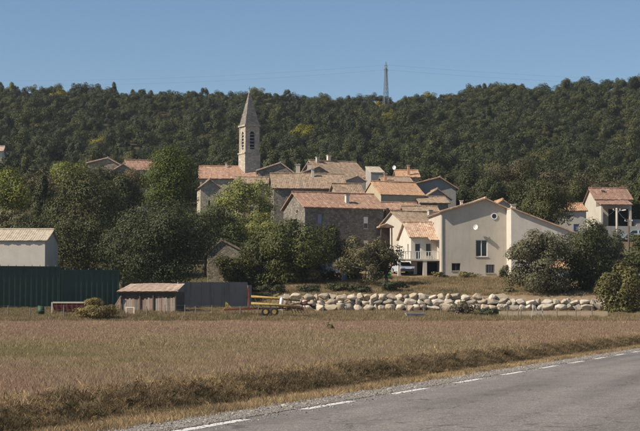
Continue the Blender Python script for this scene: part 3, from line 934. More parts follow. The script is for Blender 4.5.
hs = np.where(tt > 0.93, np.maximum(hs, 1.05), hs)
near = np.argsort(gy)[:150]
far = np.setdiff1d(np.arange(n), near)
nf = len(far)
fx, fy, fs = gx[far], gy[far], hs[far]
scatter('hill_wood', np.stack([fx, fy, G(fx, fy) - 0.2], -1), np.stack([0 * fx, 0 * fx, rg.uniform(0, 6.28, nf)], -1),
        np.stack([fs, fs, fs * rg.uniform(.85, 1.2, nf)], -1), rg.integers(0, len(hm), nf), tt[far], hm, 'dense dark oak wood covering the whole hill up to the ridge')
hm2 = []
for k, me in enumerate(hm[:6]):
    c = me.copy(); c.materials.clear(); c.materials.append(M['oak'] if k % 5 else M['rustoak']); hm2.append(c)
tk = MB().tube([(0, 0, -.4), (0.05, 0, 1.2), (0.1, 0.1, 3.2)], [.22, .16, .06], 6).tube([(.05, 0, 1.2), (.8, .2, 2.6)], [.1, .04], 5).tube([(.05, 0, 1.4), (-.7, -.3, 2.9)], [.1, .04], 5).mesh('trunk', M['bark'], True)
for i in near:
    o = empty('hill_oak', (gx[i], gy[i], Gz(gx[i], gy[i]) - 0.1), rnd.uniform(0, 6.28), 'rounded dark oak at the lower edge of the wooded hill', 'tree', 'oaks at the foot of the wooded hill')
    o.scale = (hs[i] * 1.1,) * 3
    link(bpy.data.objects.new('crown', hm2[rnd.randrange(6)]), o)
    link(bpy.data.objects.new('trunk', tk), o)
#BUILDINGS
# ------------------------------------------------------------------ houses
def wall_face(mb, p0, du, L, H, holes, nrm, depth=0.22):
    """rectangular facade from p0 along du (unit) with rectangular openings that have real reveals; nrm points outwards"""
    p0, du, nrm = Vector(p0), Vector(du), Vector(nrm)
    up = Vector((0, 0, 1))
    holes = [(max(a, 0.01), min(b, L - 0.01), max(c, 0.0), min(d, H - 0.01)) for a, b, c, d in holes]
    us = sorted({0.0, L, *[h[0] for h in holes], *[h[1] for h in holes]})
    zs = sorted({0.0, H, *[h[2] for h in holes], *[h[3] for h in holes]})
    for a, b in zip(us, us[1:]):
        for c, d in zip(zs, zs[1:]):
            m_u, m_z = (a + b) / 2, (c + d) / 2
            if any(h[0] < m_u < h[1] and h[2] < m_z < h[3] for h in holes): continue
            mb.poly([p0 + du * a + up * c, p0 + du * b + up * c, p0 + du * b + up * d, p0 + du * a + up * d])
    for a, b, c, d in holes:
        i = -nrm * depth
        q = [p0 + du * a + up * c, p0 + du * b + up * c, p0 + du * b + up * d, p0 + du * a + up * d]
        for k in range(4):
            j = (k + 1) % 4
            mb.poly([q[k], q[j], q[j] + i, q[k] + i])

def roof_slab(mb, a, b, c, d, thick=0.13, pitch=TILE, amp=0.03, corr=True):
    """a-b eave line, d-c ridge line (a below d): slab with round tile rows running down the slope"""
    a, b, c, d = map(Vector, (a, b, c, d))
    n = (b - a).cross(d - a).normalized()
    if n.z < 0: n = -n
    dn = n * thick
    if not corr:
        mb.hexa([a - dn, b - dn, c - dn, d - dn, a, b, c, d])
        return
    mb.hexa([a - dn, b - dn, c - dn, d - dn, a - n * .02, b - n * .02, c - n * .02, d - n * .02])
    L = (b - a).length
    cols = max(3, int(round(L / pitch)))
    i0 = len(mb.v)
    seg = 4
    tot = cols * seg
    for q in range(tot + 1):
        t = q / tot
        hgt = amp * (abs(math.sin(math.pi * q / seg)) ** 0.7) + 0.0 + 0.012 * math.sin(q * 12.9898)
        # slightly irregular eave, as old roofs are
        jig = 0.03 * math.sin((q // seg) * 7.7)
        e = a.lerp(b, t) + n * hgt + (a - d).normalized() * (0.05 + jig)
        m = a.lerp(b, t).lerp(d.lerp(c, t), 0.5) + n * (hgt + 0.03 * math.sin(t * L * 0.9 + L) - 0.02)
        r = d.lerp(c, t) + n * (hgt + 0.04 * math.sin(t * L * 0.8 + L) - .03)
        mb.v += [tuple(e), tuple(m), tuple(r)]
    for q in range(tot):
        k = i0 + q * 3
        mb.f.append((k, k + 3, k + 4, k + 1))
        mb.f.append((k + 1, k + 4, k + 5, k + 2))

def add_window(root, face, L, W, w, roof_z=None):
    """w = (face, u0, u1, z0, z1, kind[, extra]) -> parts with frame, pane, shutters"""
    f, a, b, c, d, kind = w[:6]
    if f == 'front': o, du, nr = Vector((0, 0, 0)), Vector((1, 0, 0)), Vector((0, -1, 0))
    elif f == 'left': o, du, nr = Vector((0, W, 0)), Vector((0, -1, 0)), Vector((-1, 0, 0))
    else: o, du, nr = Vector((L, 0, 0)), Vector((0, 1, 0)), Vector((1, 0, 0))
    up = Vector((0, 0, 1))
    def rect(mb, a0, b0, c0, d0, y0, y1):
        q = [o + du * x + up * z - nr * y for y in (y1, y0) for x, z in ((a0, c0), (b0, c0), (b0, d0), (a0, d0))]
        # order as hexa: treat inner face as bottom
        mb.hexa([q[0], q[1], q[2], q[3], q[4], q[5], q[6], q[7]])
    name = 'door' if kind.startswith('door') else 'window'
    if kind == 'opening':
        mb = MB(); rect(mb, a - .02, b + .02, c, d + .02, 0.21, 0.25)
        return mb.build('opening_shade_panel', M['dark'], root)  # solid sheet: shade of the depth behind is put into its dark colour
    if kind == 'shut':
        mb = MB(); rect(mb, a - .01, b + .01, c - .01, d + .01, 0.10, 0.2)
        win = mb.build('closed_shutter', M['shutter_blue'], root)
        for k in range(5):
            z = c + (d - c) * (k + .5) / 5
            m2 = MB(); rect(m2, a + .05, b - .05, z - .03, z + .03, 0.08, 0.099); m2.build('slat', M['shutter_blue'], win)
        return win
    fw = 0.07
    mb = MB()
    rect(mb, a, a + fw, c, d, 0.10, 0.17); rect(mb, b - fw, b, c, d, 0.10, 0.17)
    rect(mb, a + fw, b - fw, d - fw, d, 0.101, 0.171); rect(mb, a + fw, b - fw, c, c + fw, 0.101, 0.171)
    m_ = (a + b) / 2
    if b - a > 0.7: rect(mb, m_ - .035, m_ + .035, c + fw, d - fw, 0.102, 0.168)
    win = mb.build(name, M['wood_dark'] if kind in ('dark', 'grate') else M['frame'], root)
    m2 = MB(); rect(m2, a - .01, b + .01, c - .01, d + .01, 0.18, 0.21); m2.build('pane', M['glass'], win)
    m3 = MB(); rect(m3, a - .08, b + .08, c - .09, c - .005, -0.07, 0.05); m3.build('sill', M['concrete'], win)
    if kind == 'grate':
        for k in range(5):
            x = a + (b - a) * (k + .5) / 5
            m4 = MB(); rect(m4, x - .02, x + .02, c, d, 0.03, 0.06); m4.build('bar', M['metal'], win)
    if kind in ('blue', 'grey'):
        sw = (b - a) * 0.55
        for x0 in (a - sw, b):
            m4 = MB(); rect(m4, x0 + .01, x0 + sw - .01, c - .03, d + .03, -0.06, -0.015)
            m4.build('shutter', M['shutter_' + kind], win)
    if kind == 'halfshut':
        m4 = MB(); rect(m4, a + .02, b - .02, c + (d - c) * .45, d, 0.05, 0.09); m4.build('roller_blind', M['frame'], win)
    return win

def chimney(roof, x, y, z, w=0.55, h=1.2, mat='cream', cap=True, d=None):
    d = d or w
    mb = MB().box(x - w / 2, x + w / 2, y - d / 2, y + d / 2, z - 0.9, z + h)
    c = mb.build('chimney', M[mat], roof)
    if cap:
        return c, MB().box(x - w / 2 - .07, x + w / 2 + .07, y - d / 2 - .07, y + d / 2 + .07, z + h, z + h + .09)
    return c, None

def house(name, label, anchor, yaw, L, W, rise, wall='stone', roof='tile_old', axis='x', h=None, h2=None, ridge=0.5, ov=0.28, windows=(), chimneys=(), thick=0.14,
          cat='house', group=None, corr=True, vo=None, wall_name='wall', base_drop=0.4):
    """anchor (u, v, Y): where the front-left eave corner stands. local x right along the front, y away.
    axis x: ridge along the front; axis y: gable in front."""
    A = P(*anchor)
    yaw = R(yaw)
    cx, cy = A.x + (math.cos(yaw) * L - math.sin(yaw) * W) / 2, A.y + (math.sin(yaw) * L + math.cos(yaw) * W) / 2
    g = min(Gz(A.x, A.y), Gz(cx, cy), Gz(A.x + math.cos(yaw) * L, A.y + math.sin(yaw) * L))
    H = h or max(2.2, A.z - g + base_drop)
    root = empty(name, (A.x, A.y, A.z - H), yaw, label, cat, group)
    H2 = H if h2 is None else H + h2
    vo = ov if vo is None else vo
    hole = {'front': [], 'left': [], 'right': []}
    for w in windows:
        if len(w) == 6: hole[w[0]].append(w[1:5])
    mb = MB()
    low = min(H, H2) if axis == 'y' else H
    wall_face(mb, (0, 0, 0), (1, 0, 0), L, low, hole['front'], (0, -1, 0))
    wl = min(H, H2) if axis == 'x' else H
    wr = min(H, H2) if axis == 'x' else H2
    wall_face(mb, (0, W, 0), (0, -1, 0), W, wl, hole['left'], (-1, 0, 0))
    wall_face(mb, (L, 0, 0), (0, 1, 0), W, wr, hole['right'], (1, 0, 0))
    hb = H2 if axis == 'x' else low
    mb.poly([(L, W, 0), (0, W, 0), (0, W, hb), (L, W, hb)])
    rb = MB()
    th = thick
    if axis == 'x':
        yr = W * ridge
        zr = H + rise
        for x in (0, L):
            pts = [(x, 0, wl), (x, W, wl)] + ([(x, W, H2)] if H2 > wl + .01 else []) + ([(x, yr, zr)] if 0 < ridge < 1 else [])
            if ridge >= 1: pts = [(x, 0, wl), (x, W, wl), (x, W, zr)]
            if H > wl + .01: pts.append((x, 0, H))
            mb.poly(pts if x else pts[::-1])
        sl = rise / max(yr, .01)
        roof_slab(rb, (-vo, -ov, H - ov * sl + th), (L + vo, -ov, H - ov * sl + th), (L + vo, yr, zr + th), (-vo, yr, zr + th), th, corr=corr)
        if ridge < 1:
            s2 = (zr - H2) / (W - yr)
            roof_slab(rb, (L + vo, W + ov, H2 - ov * s2 + th), (-vo, W + ov, H2 - ov * s2 + th), (-vo, yr, zr + th), (L + vo, yr, zr + th), th, corr=corr)
        rz = lambda x, y: (H + sl * y if y <= yr else zr - (y - yr) * (zr - H2) / (W - yr)) + th
        if corr and 0 < ridge < 1: rb.tube([(-vo, yr, zr + th + .03), (L + vo, yr, zr + th + .03)], [.11, .11], 6)
    else:
        xr = L * ridge
        zr = H + rise
        for y in (0, W):
            pts = [(0, y, low), (L, y, low)]
            if H2 > low + .01: pts.append((L, y, H2))
            if 0 < ridge < 1: pts.append((xr, y, zr))
            if H > low + .01: pts.append((0, y, H))
            mb.poly(pts if y == 0 else pts[::-1])
        if ridge > 0:
            sl = rise / xr
            roof_slab(rb, (-ov, W + vo, H - ov * sl + th), (-ov, -vo, H - ov * sl + th), (xr, -vo, zr + th), (xr, W + vo, zr + th), th, corr=corr)
        else: zr = H; sl = 0
        s2 = (zr - H2) / (L - xr)
        roof_slab(rb, (L + ov, -vo, H2 - ov * s2 + th), (L + ov, W + vo, H2 - ov * s2 + th), (xr, W + vo, zr + th), (xr, -vo, zr + th), th, corr=corr)
        rz = lambda x, y: (H + sl * x if x <= xr and ridge > 0 else zr - (x - xr) * s2) + th
        if corr and ridge > 0: rb.tube([(xr, -vo, zr + th + .03), (xr, W + vo, zr + th + .03)], [.11, .11], 6)
    wo = mb.build(wall_name, M[wall], root)
    ro = rb.build('roof', M[roof], root)
    for w in windows:
        add_window(root, w[0], L, W, w)
    for ch in chimneys:
        x, y, wd, hh, mt = ch
        c, cap = chimney(ro, x, y, rz(x, y), wd, hh, mt)
        for v in [cap]:
            v.build('chimney_cap', M['concrete'], ro)
    return root

# --- the big beige house, its wing, its neighbours
big = house('beige_house', 'large beige house with gable front and round attic window', (441, 212, 198), 5, 7.65, 9.5, 1.5, 'cream', 'tile_pink', 'y', ridge=.665, h2=0.35,
            h=7.4, ov=.3, vo=.45, windows=[('front', 3.95, 5.3, 2.35, 4.25, 'white'), ('front', 1.2, 2.2, .75, 1.6, 'dark'), ('front', 5.1, 6.1, .5, 1.45, 'grate'), ('left', 3.5, 4.2, 5.4, 6.5, 'dark')],
            chimneys=[(3.2, 5.0, .3, .5, 'white')])
MB().tube([(-.12, -.3, 7.34), (-.12, 9.7, 7.34)], [.07, .07], 8).build('gutter', M['metal'], big)
MB().tube([(.10, -.06, 7.2), (.10, -.06, 0.1)], [.045, .045], 7).build('downpipe', M['cream'], big)
ringm = MB()
def ring(mb, cx, cz, y, r0, r1, d, n=20):
    for k in range(n):
        a, b = 2 * math.pi * k / n, 2 * math.pi * (k + 1) / n
        mb.hexa([(cx + r0 * math.cos(a), y, cz + r0 * math.sin(a)), (cx + r1 * math.cos(a), y, cz + r1 * math.sin(a)), (cx + r1 * math.cos(b), y, cz + r1 * math.sin(b)), (cx + r0 * math.cos(b), y, cz + r0 * math.sin(b)),
                 (cx + r0 * math.cos(a), y - d, cz + r0 * math.sin(a)), (cx + r1 * math.cos(a), y - d, cz + r1 * math.sin(a)), (cx + r1 * math.cos(b), y - d, cz + r1 * math.sin(b)), (cx + r0 * math.cos(b), y - d, cz + r0 * math.sin(b))])
ring(ringm, 6.1, 6.95, -.002, .27, .37, .07)
rw = ringm.build('round_window', M['frame'], big)
pm_ = MB(); pm_.poly([(6.1 + .28 * math.cos(k * math.pi / 10), -.02, 6.95 + .28 * math.sin(k * math.pi / 10)) for k in range(20)]); pm_.build('pane', M['glass'], rw)

wing = house('house_wing', 'plain beige lean-to wing on the right of the large beige house', (511, 208.5, 196), 5, 7.3, 9.0, 0.0, 'white', 'tile_pink', 'y', ridge=0.0, h=7.75, h2=-2.75, ov=.25, vo=.3,
             windows=[('front', 4.6, 5.5, 1.0, 2.1, 'white')], chimneys=[(.4, .7, .5, .45, 'white')])
def dish(u, v, Y, r, label, mast=0.0, yaw=R(-35)):
    p = P(u, v, Y)
    o = empty('satellite_dish', p, yaw, label, 'satellite dish')
    mb = MB(); n = 16
    for ring_ in range(3):
        r0, r1 = r * ring_ / 3, r * (ring_ + 1) / 3
        for k in range(n):
            a, b = 2 * math.pi * k / n, 2 * math.pi * (k + 1) / n
            f = lambda q, t: (q * math.cos(t), -0.35 * q * q / r + 0.0, q * math.sin(t) * 1.05)
            if ring_ == 0: mb.poly([f(0, 0), f(r1, a), f(r1, b)])
            else: mb.poly([f(r0, a), f(r1, a), f(r1, b), f(r0, b)])
    mb.build('reflector', M['white_paint'], o)
    MB().bar((0, -.05, -r * .8), (0, -r * 1.2, -.02), .03).build('feed_arm', M['metal'], o)
    MB().tube([(0, -r * 1.15, -.02), (0, -r * 1.35, .03)], [.04, .05], 6).build('receiver', M['metal'], o)
    m = MB().bar((0, .01, 0), (.25, .36, -.05), .05)
    if mast: m = MB().tube([(0, .05, r * .3), (0, .06, -mast)], [.025, .03], 6)
    m.build('mount', M['metal'], o)
    return o
dish(476, 227, 197.9, .30, 'white satellite dish on the gable of the large beige house')
dish(394.5, 167.5, 254, .30, 'white satellite dish on a mast above the village roofs', mast=1.8)

# balcony house left of it
O = house('balcony_house', 'cream house with pink tiled roof and balcony over a carport', (411, 237, 200.5), 9, 4.4, 7.0, 1.75, 'white', 'tile_pink', 'x', h=4.75, ov=.3, vo=.25,
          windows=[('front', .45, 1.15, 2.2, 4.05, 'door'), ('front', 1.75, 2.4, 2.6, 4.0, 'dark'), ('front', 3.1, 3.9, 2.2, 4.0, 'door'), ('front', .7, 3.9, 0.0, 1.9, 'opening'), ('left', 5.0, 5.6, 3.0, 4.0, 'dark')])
MB().box(-2.0, 3.75, -1.9, -.01, 1.98, 2.16).build('balcony_slab', M['white'], O)
for x in (-1.9, 1.0, 3.35):
    MB().box(x, x + (.45 if x > 0.5 and x < 2 else .3), -1.85, -1.5, 0, 1.975).build('pier', M['white'], O)
rail = MB().box(-2.0, 3.75, -1.88, -1.82, 2.98, 3.06).build('balcony_rail', M['frame'], O)
for k in range(20):
    x = -1.95 + k * .295
    MB().box(x, x + .09, -1.875, -1.825, 2.162, 2.978).build('baluster', M['frame'], rail)
cn = MB(); roof_slab(cn, (1.9, -1.7, 4.35), (3.9, -1.7, 4.35), (3.9, .02, 4.9), (1.9, .02, 4.9), .1); cn.build('canopy', M['tile_pink'], O)
MB().bar((2.0, -1.6, 2.2), (2.0, -1.6, 4.25), .09).build('canopy_post', M['wood'], O)

house('cream_house', 'cream gabled house with brown roof just above the balcony house', (404, 223, 215), 22, 6.2, 6.8, 1.5, 'cream', 'tile_old', 'x', h=7,
      windows=[('left', 1.3, 2.1, 2.0, 3.6, 'dark')], chimneys=[(4.5, 2.0, .5, .7, 'cream')])
arch = empty('entrance_porch', P(385.5, 241, 211.5), R(15), 'small brown wooden porch against the cream gabled house', 'porch')
MB().prism([(-.9, 1.6), (.9, 1.6), (.9, 1.75), (0, 2.1), (-.9, 1.75)], -.6, .8).build('roof', M['tile_red'], arch)
for x in (-.7, .6): MB().box(x, x + .12, -.5, -.38, -.8, 1.6).build('post', M['wood_dark'], arch)
MB().box(-.6, .6, .1, .2, -.8, 1.6).build('door', M['wood_dark'], arch)

house('low_house', 'low house with orange roof strip under the ochre house', (386, 210, 226), 12, 4.6, 5.5, 1.0, 'stone', 'tile_red', 'x', h=5)
house('low_house', 'low house with brown tiles right of the orange roof strip', (407, 214, 221), 8, 4.2, 5.0, 1.0, 'ochre', 'tile_old', 'x', h=5)
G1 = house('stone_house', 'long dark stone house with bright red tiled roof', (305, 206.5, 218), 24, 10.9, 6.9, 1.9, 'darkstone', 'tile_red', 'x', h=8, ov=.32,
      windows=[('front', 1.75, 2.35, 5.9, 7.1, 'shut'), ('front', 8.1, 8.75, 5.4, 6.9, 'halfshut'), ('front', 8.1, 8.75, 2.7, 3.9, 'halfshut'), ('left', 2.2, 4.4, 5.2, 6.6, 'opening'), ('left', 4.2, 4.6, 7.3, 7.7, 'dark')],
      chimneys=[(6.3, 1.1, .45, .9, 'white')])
# lit gable of the stone house is smooth ochre render
house('old_house', 'wide old house with mottled brown roof behind the red roofed one', (274, 188, 237), 6, 9.8, 8.0, 2.15, 'darkstone', 'tile_old', 'x',
      windows=[('front', 2.0, 2.7, 3.3, 4.3, 'dark'), ('front', 4.0, 4.7, 3.3, 4.3, 'blue'), ('front', 7.3, 8.0, 3.3, 4.3, 'dark')], chimneys=[(5.6, 3.2, .35, 1.0, 'white')])
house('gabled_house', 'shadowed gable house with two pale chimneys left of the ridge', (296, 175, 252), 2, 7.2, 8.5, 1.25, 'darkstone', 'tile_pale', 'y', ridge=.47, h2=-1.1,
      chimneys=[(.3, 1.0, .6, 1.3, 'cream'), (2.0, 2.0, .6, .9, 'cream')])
house('ridge_house', 'tall house with grey brown mottled roof below the wood', (325, 178, 261), 26, 7.5, 10.0, 2.9, 'stone', 'tile_old', 'x', vo=.35,
      chimneys=[(1.0, 4.6, .45, .7, 'cream'), (3.2, 5.2, .5, 1.0, 'white')])
house('blue_grey_house', 'small blue grey gable with pale verge between brown roofs', (341, 182, 246), 4, 3.4, 6, .85, 'greyplaster', 'tile_pale', 'y', ridge=.7, h2=.2)
house('middle_house', 'house with steep mottled tile roof wedged behind the red roof', (342, 204, 231), 14, 3.6, 9.0, 2.9, 'stone', 'tile_old', 'x')
house('ochre_house', 'ochre house with smooth orange roof in the village centre', (381, 194.5, 238), 21, 6.5, 6.8, 1.9, 'ochre', 'tile_orange', 'x', ov=.2, vo=.15,
      windows=[('front', 2.5, 3.1, 4.2, 5.1, 'dark'), ('left', 2.6, 3.2, 3.6, 4.6, 'dark')])
house('grey_block', 'grey square house with slanting slab roof above the village', (371, 173, 258), 14, 2.1, 3.0, 1.1, 'greyplaster', 'fibre', 'x', ridge=1.0, ov=.05, vo=.05, corr=False)
house('far_house', 'house with low brown roof left of the grey square house', (352, 178, 264), 6, 4.4, 5, 1.0, 'stone', 'tile_old', 'x', chimneys=[(3.6, 1.0, .3, .9, 'cream')])
house('far_house', 'house with short orange roof right of the satellite mast', (398, 177, 266), 5, 3.2, 5, 1.1, 'stone', 'tile_orange', 'x', chimneys=[(1.7, .6, .35, 1.4, 'tile_orange')])
house('far_house', 'low house with dark tiles below the satellite mast', (384, 182, 250), 8, 4.0, 5, .8, 'stone', 'tile_old', 'x', chimneys=[(.3, .4, .4, .9, 'tile_orange')])
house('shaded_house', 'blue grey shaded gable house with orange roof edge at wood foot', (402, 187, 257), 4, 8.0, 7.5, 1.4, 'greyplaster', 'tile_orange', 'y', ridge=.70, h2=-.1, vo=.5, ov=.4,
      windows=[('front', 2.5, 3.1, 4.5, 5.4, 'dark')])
house('annex_house', 'small pale annex with tan roof below the shaded gable house', (427, 196, 247), 6, 3.4, 5.5, .95, 'greyplaster', 'tile_old', 'y', ridge=.45, h2=-.4)
house('annex_house', 'dark low house between ochre house and beige house', (421, 203, 238), 10, 3.8, 5, .9, 'darkstone', 'tile_old', 'x')
house('back_house', 'white gable with orange roof peeping over the beige house ridge', (496, 205, 214), 5, 2.1, 5, .6, 'white', 'tile_orange', 'y', ridge=.4, h2=-.2)

# --- church
nave = house('church_nave', 'church nave with orange tiled roof left of the tower', (200, 178.5, 276), 3, 9.0, 9.0, 2.2, 'palestone', 'tile_red', 'x', windows=[('front', 4.0, 4.6, 2.2, 4.0, 'dark')], chimneys=[(4.1, 4.0, .25, .7, 'white')], cat='church')
house('church_annex', 'small pale stone gable in front of the church nave', (200.5, 187, 266), 10, 2.9, 5, 1.15, 'palestone', 'tile_old', 'y', cat='church', windows=[('front', 1.2, 1.5, 2.5, 3.6, 'dark')])
house('presbytery', 'pale stone wall house half hidden by the airy tree', (238, 184, 246), 6, 6.6, 6.5, 1.1, 'palestone', 'tile_old', 'x', windows=[('front', 1.6, 2.2, 3.0, 4.2, 'dark'), ('front', 4.3, 4.9, 3.0, 4.2, 'dark')])
house('transept', 'dark gable with pale roof edge right of the church tower', (258, 170.5, 268), 2, 6.2, 7, 1.15, 'darkstone', 'tile_pale', 'y', ridge=.56, h2=-.9, cat='church')

def tower():
    Y = 280
    k = Y / F_PX
    w = 2.35
    c = P(249.3, 170, Y)
    g = Gz(c.x, Y)
    zz = lambda v: P(249.3, v, Y).z - g
    t = empty('church_tower', (c.x, Y, g), R(26), 'square stone church tower with tall pointed spire', 'church tower')
    z0, z1, zt = zz(154.3), zz(127), zz(92.5)
    a = w / 2
    b = a * 1.13
    MB().box(-b, b, -b, b, -1, z0).build('shaft', M['ashlar'], t)
    MB().box(-b - .12, b + .12, -b - .12, b + .12, z0 + .002, z0 + .22).build('string_course', M['ashlar'], t)
    # belfry: four walls, each with an arched opening
    ow, o0, o1 = .42, z0 + .75, z1 - 1.25
    for q in range(4):
        mb = MB()
        n = 8
        arch_ = [(ow * math.cos(math.pi * j / n), o1 + ow * 1.1 * math.sin(math.pi * j / n)) for j in range(n + 1)]
        zb, ztp = z0 + .22, z1
        def both(poly):
            mb.poly([(x, -a, z) for x, z in poly])
        both([(-a, zb), (-ow, zb), (-ow, ztp), (-a, ztp)]); both([(ow, zb), (a, zb), (a, ztp), (ow, ztp)])
        both([(-ow, zb), (ow, zb), (ow, o0), (-ow, o0)])
        for j in range(n):
            (x0, za), (x1, zb2) = arch_[j + 1], arch_[j]
            both([(x0, za), (x1, zb2), (x1, ztp), (x0, ztp)])
        outl = [(-ow, o0), (ow, o0)] + arch_
        m_ = len(outl)
        for j in range(m_):
            (x0, za), (x1, zb2) = outl[j], outl[(j + 1) % m_]
            mb.poly([(x0, -a, za), (x1, -a, zb2), (x1, -a + .3, zb2), (x0, -a + .3, za)])
        o = mb.build('belfry_wall', M['ashlar'], t); o.rotation_euler = (0, 0, q * math.pi / 2)
        bk = MB().box(-ow - .01, ow + .01, -a + .3, -a + .34, o0, o1 + ow * 1.15).build('belfry_shade_panel', M['dark'], o)  # sheet behind the louvres, inner shade of the belfry painted as colour
        for j in range(5):
            z = o0 + .2 + j * (o1 - o0) / 4.6
            MB().hexa([(-ow, -a + .06, z), (ow, -a + .06, z), (ow, -a + .25, z + .14), (-ow, -a + .25, z + .14),
                       (-ow, -a + .06, z + .04), (ow, -a + .06, z + .04), (ow, -a + .25, z + .18), (-ow, -a + .25, z + .18)]).build('louvre', M['shutter_grey'], o)
    for x in (-1, 1):
        for y in (-1, 1):
            MB().box(min(x * a, x * (a + .06)), max(x * a, x * (a + .06)), min(y * a * .8, y * (a + .06)), max(y * a * .8, y * (a + .06)), z0 + .23, z1 - .01).build('pilaster', M['ashlar'], t)
    MB().box(-a - .22, a + .22, -a - .22, a + .22, z1, z1 + .25).build('cornice', M['ashlar'], t)
    sp = MB()
    zs = [z1 + .25, z1 + .25 + (zt - z1) * .25, zt]
    rs = [a + .06, (a + .06) * .76, .10]
    for i in range(2):
        for q in range(4):
            s = [(1, -1), (1, 1), (-1, 1), (-1, -1)]
            (x0, y0), (x1, y1) = s[q], s[(q + 1) % 4]
            sp.poly([(x0 * rs[i], y0 * rs[i], zs[i]), (x1 * rs[i], y1 * rs[i], zs[i]), (x1 * rs[i + 1], y1 * rs[i + 1], zs[i + 1]), (x0 * rs[i + 1], y0 * rs[i + 1], zs[i + 1])])
    s_ = sp.build('spire', M['spire'], t)
    fin = MB().tube([(0, 0, zt - .1), (0, 0, zt + .25)], [.16, .1], 8).build('finial', M['ashlar'], s_)
    MB().box(-.04, .04, -.04, .04, zt + .2, zt + 1.0).box(-.25, .25, -.035, .035, zt + .6, zt + .68).build('cross', M['metal'], s_)
tower()

# --- left, above the trees
house('red_roof_house', 'white gable house with red roof left of the dense round tree', (129.5, 169, 280), 22, 4.6, 3.6, 1.5, 'white', 'tile_red', 'x')
house('pale_roof_house', 'pale ridged brown roof at the far left of the village', (88, 163, 286), 3, 5.6, 7, .8, 'stone', 'tile_pale', 'y', ridge=.58, h2=-.5)
house('pale_roof_house', 'pale pink gable roof below the red roofed white gable', (111, 171.5, 276), 4, 4.8, 6, 1.2, 'stone', 'tile_pale', 'y', ridge=.4, h2=-.6)
house('edge_house', 'pale house wall at the left edge under the wood', (-29, 151, 296), 6, 5.2, 6, 1.0, 'white', 'tile_pale', 'x')

# --- right
HR = house('porch_house', 'pale house with two stepped brown red roofs and dark porch', (596, 199.5, 240), 5, 5.0, 6.5, 1.65, 'cream', 'tile_brown', 'x', h=4.6, ov=.25,
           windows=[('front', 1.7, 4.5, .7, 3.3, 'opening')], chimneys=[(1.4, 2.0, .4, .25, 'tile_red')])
pr = MB(); roof_slab(pr, (-.1, -3.0, 3.75), (4.4, -3.0, 3.75), (4.4, -.02, 4.55), (-.1, -.02, 4.55), .13); pr.build('porch_roof', M['tile_brown'], HR)
MB().box(0, .25, -2.8, -.01, 0, 3.55).build('porch_wall', M['cream'], HR)
MB().box(3.95, 4.2, -2.8, -2.5, 0, 3.55).build('porch_pillar', M['cream'], HR)
MB().box(-.6, 7.5, -4.0, -3.8, -1.2, .75).build('terrace_wall', M['greyplaster'], HR)
st = MB()
for k in range(6): st.box(4.8, 6.0, -3.7 + .55 * k, -3.15 + .55 * k, -1.2, .75 + k * .22)
st.build('outer_stair', M['greyplaster'], HR)
house('narrow_house', 'narrow pale house with orange roof and blue window', (552, 211, 216), 5, 4.3, 5.0, .95, 'paleshed', 'tile_orange', 'x', ov=.2, windows=[('front', 2.7, 3.4, 6.0, 7.4, 'shut')], h=9)
house('garden_shed', 'white garden shed with orange roof under the dark oak', (556, 268, 192), 4, 2.6, 2.2, .7, 'white', 'tile_orange', 'x', h=2.4, cat='shed', windows=[('front', .8, 1.5, .1, 1.9, 'door')])

# --- farmyard on the left
shed = house('pale_shed', 'long pale farm shed with sand coloured sheet roof', (-40, 241.5, 178), -1.5, 8.7, 7.5, 1.25, 'paleshed', 'fibre', 'x', ov=.14, vo=.25, cat='shed',
      windows=[('front', 3.6, 3.66, 0.2, 6.2, 'opening')])
barn = house('grey_barn', 'grey gabled barn half hidden behind the wide oak', (208, 252, 188), 4, 4.0, 7.0, 1.25, 'stone', 'tile_old', 'y', ridge=.36, h2=-.05, cat='barn', ov=.2, vo=.15)
MB().box(2.2, 4.2, -1.2, -.2, 2.2, 2.55).build('white_porch_slab', M['white'], barn)
MB().box(2.3, 4.1, -1.1, -.01, 0, 2.199).build('porch_block', M['greyplaster'], barn)

def container(u0, u1, vt, vb, Y, yaw, label, cut=0):
    a = P(u0, vb, Y)
    L = (u1 - u0) * Y / F_PX / math.cos(R(yaw)) + cut
    H = P(u0, vt, Y).z - a.z
    g = Gz(a.x, Y)
    o = empty('steel_container', (a.x, Y, g), R(yaw), label, 'container', 'green steel containers')
    H += a.z - g
    W = 2.5
    mb = MB(); n = int(L / .13)
    prof = []
    for k in range(n + 1):
        x = .1 + (L - .2) * k / n
        prof.append((x, .04 if (k % 4) in (0, 1) else 0.0))
    for (x0, y0), (x1, y1) in zip(prof, prof[1:]):
        mb.poly([(x0, y0 + .04, .12), (x1, y1 + .04, .12), (x1, y1 + .04, H - .1), (x0, y0 + .04, H - .1)])
    mb.build('corrugated_side', M['green_steel'], o)
    MB().box(.05, L - .05, .12, W - .02, .06, H - .03).build('body', M['green_steel'], o)
    for x in (0, L - .12): MB().box(x, x + .12, 0, .12, 0, H).build('corner_post', M['green_steel'], o)
    MB().box(.121, L - .121, .0, .11, H - .12, H - .002).build('top_rail', M['green_steel'], o)
    MB().box(.121, L - .121, .0, .11, .02, .14).build('bottom_rail', M['green_steel'], o)
    for k in range(int(L / .75)):
        MB().box(.3 + k * .75, .36 + k * .75, .02, .08, H, H + .12).build('stud', M['metal'], o)
    return o
container(-44, 55.5, 265.5, 306, 164, 18, 'long dark green steel container at the left edge')
container(61.5, 117, 269.5, 306, 167.0, 18, 'shorter dark green steel container beside the plank shed')

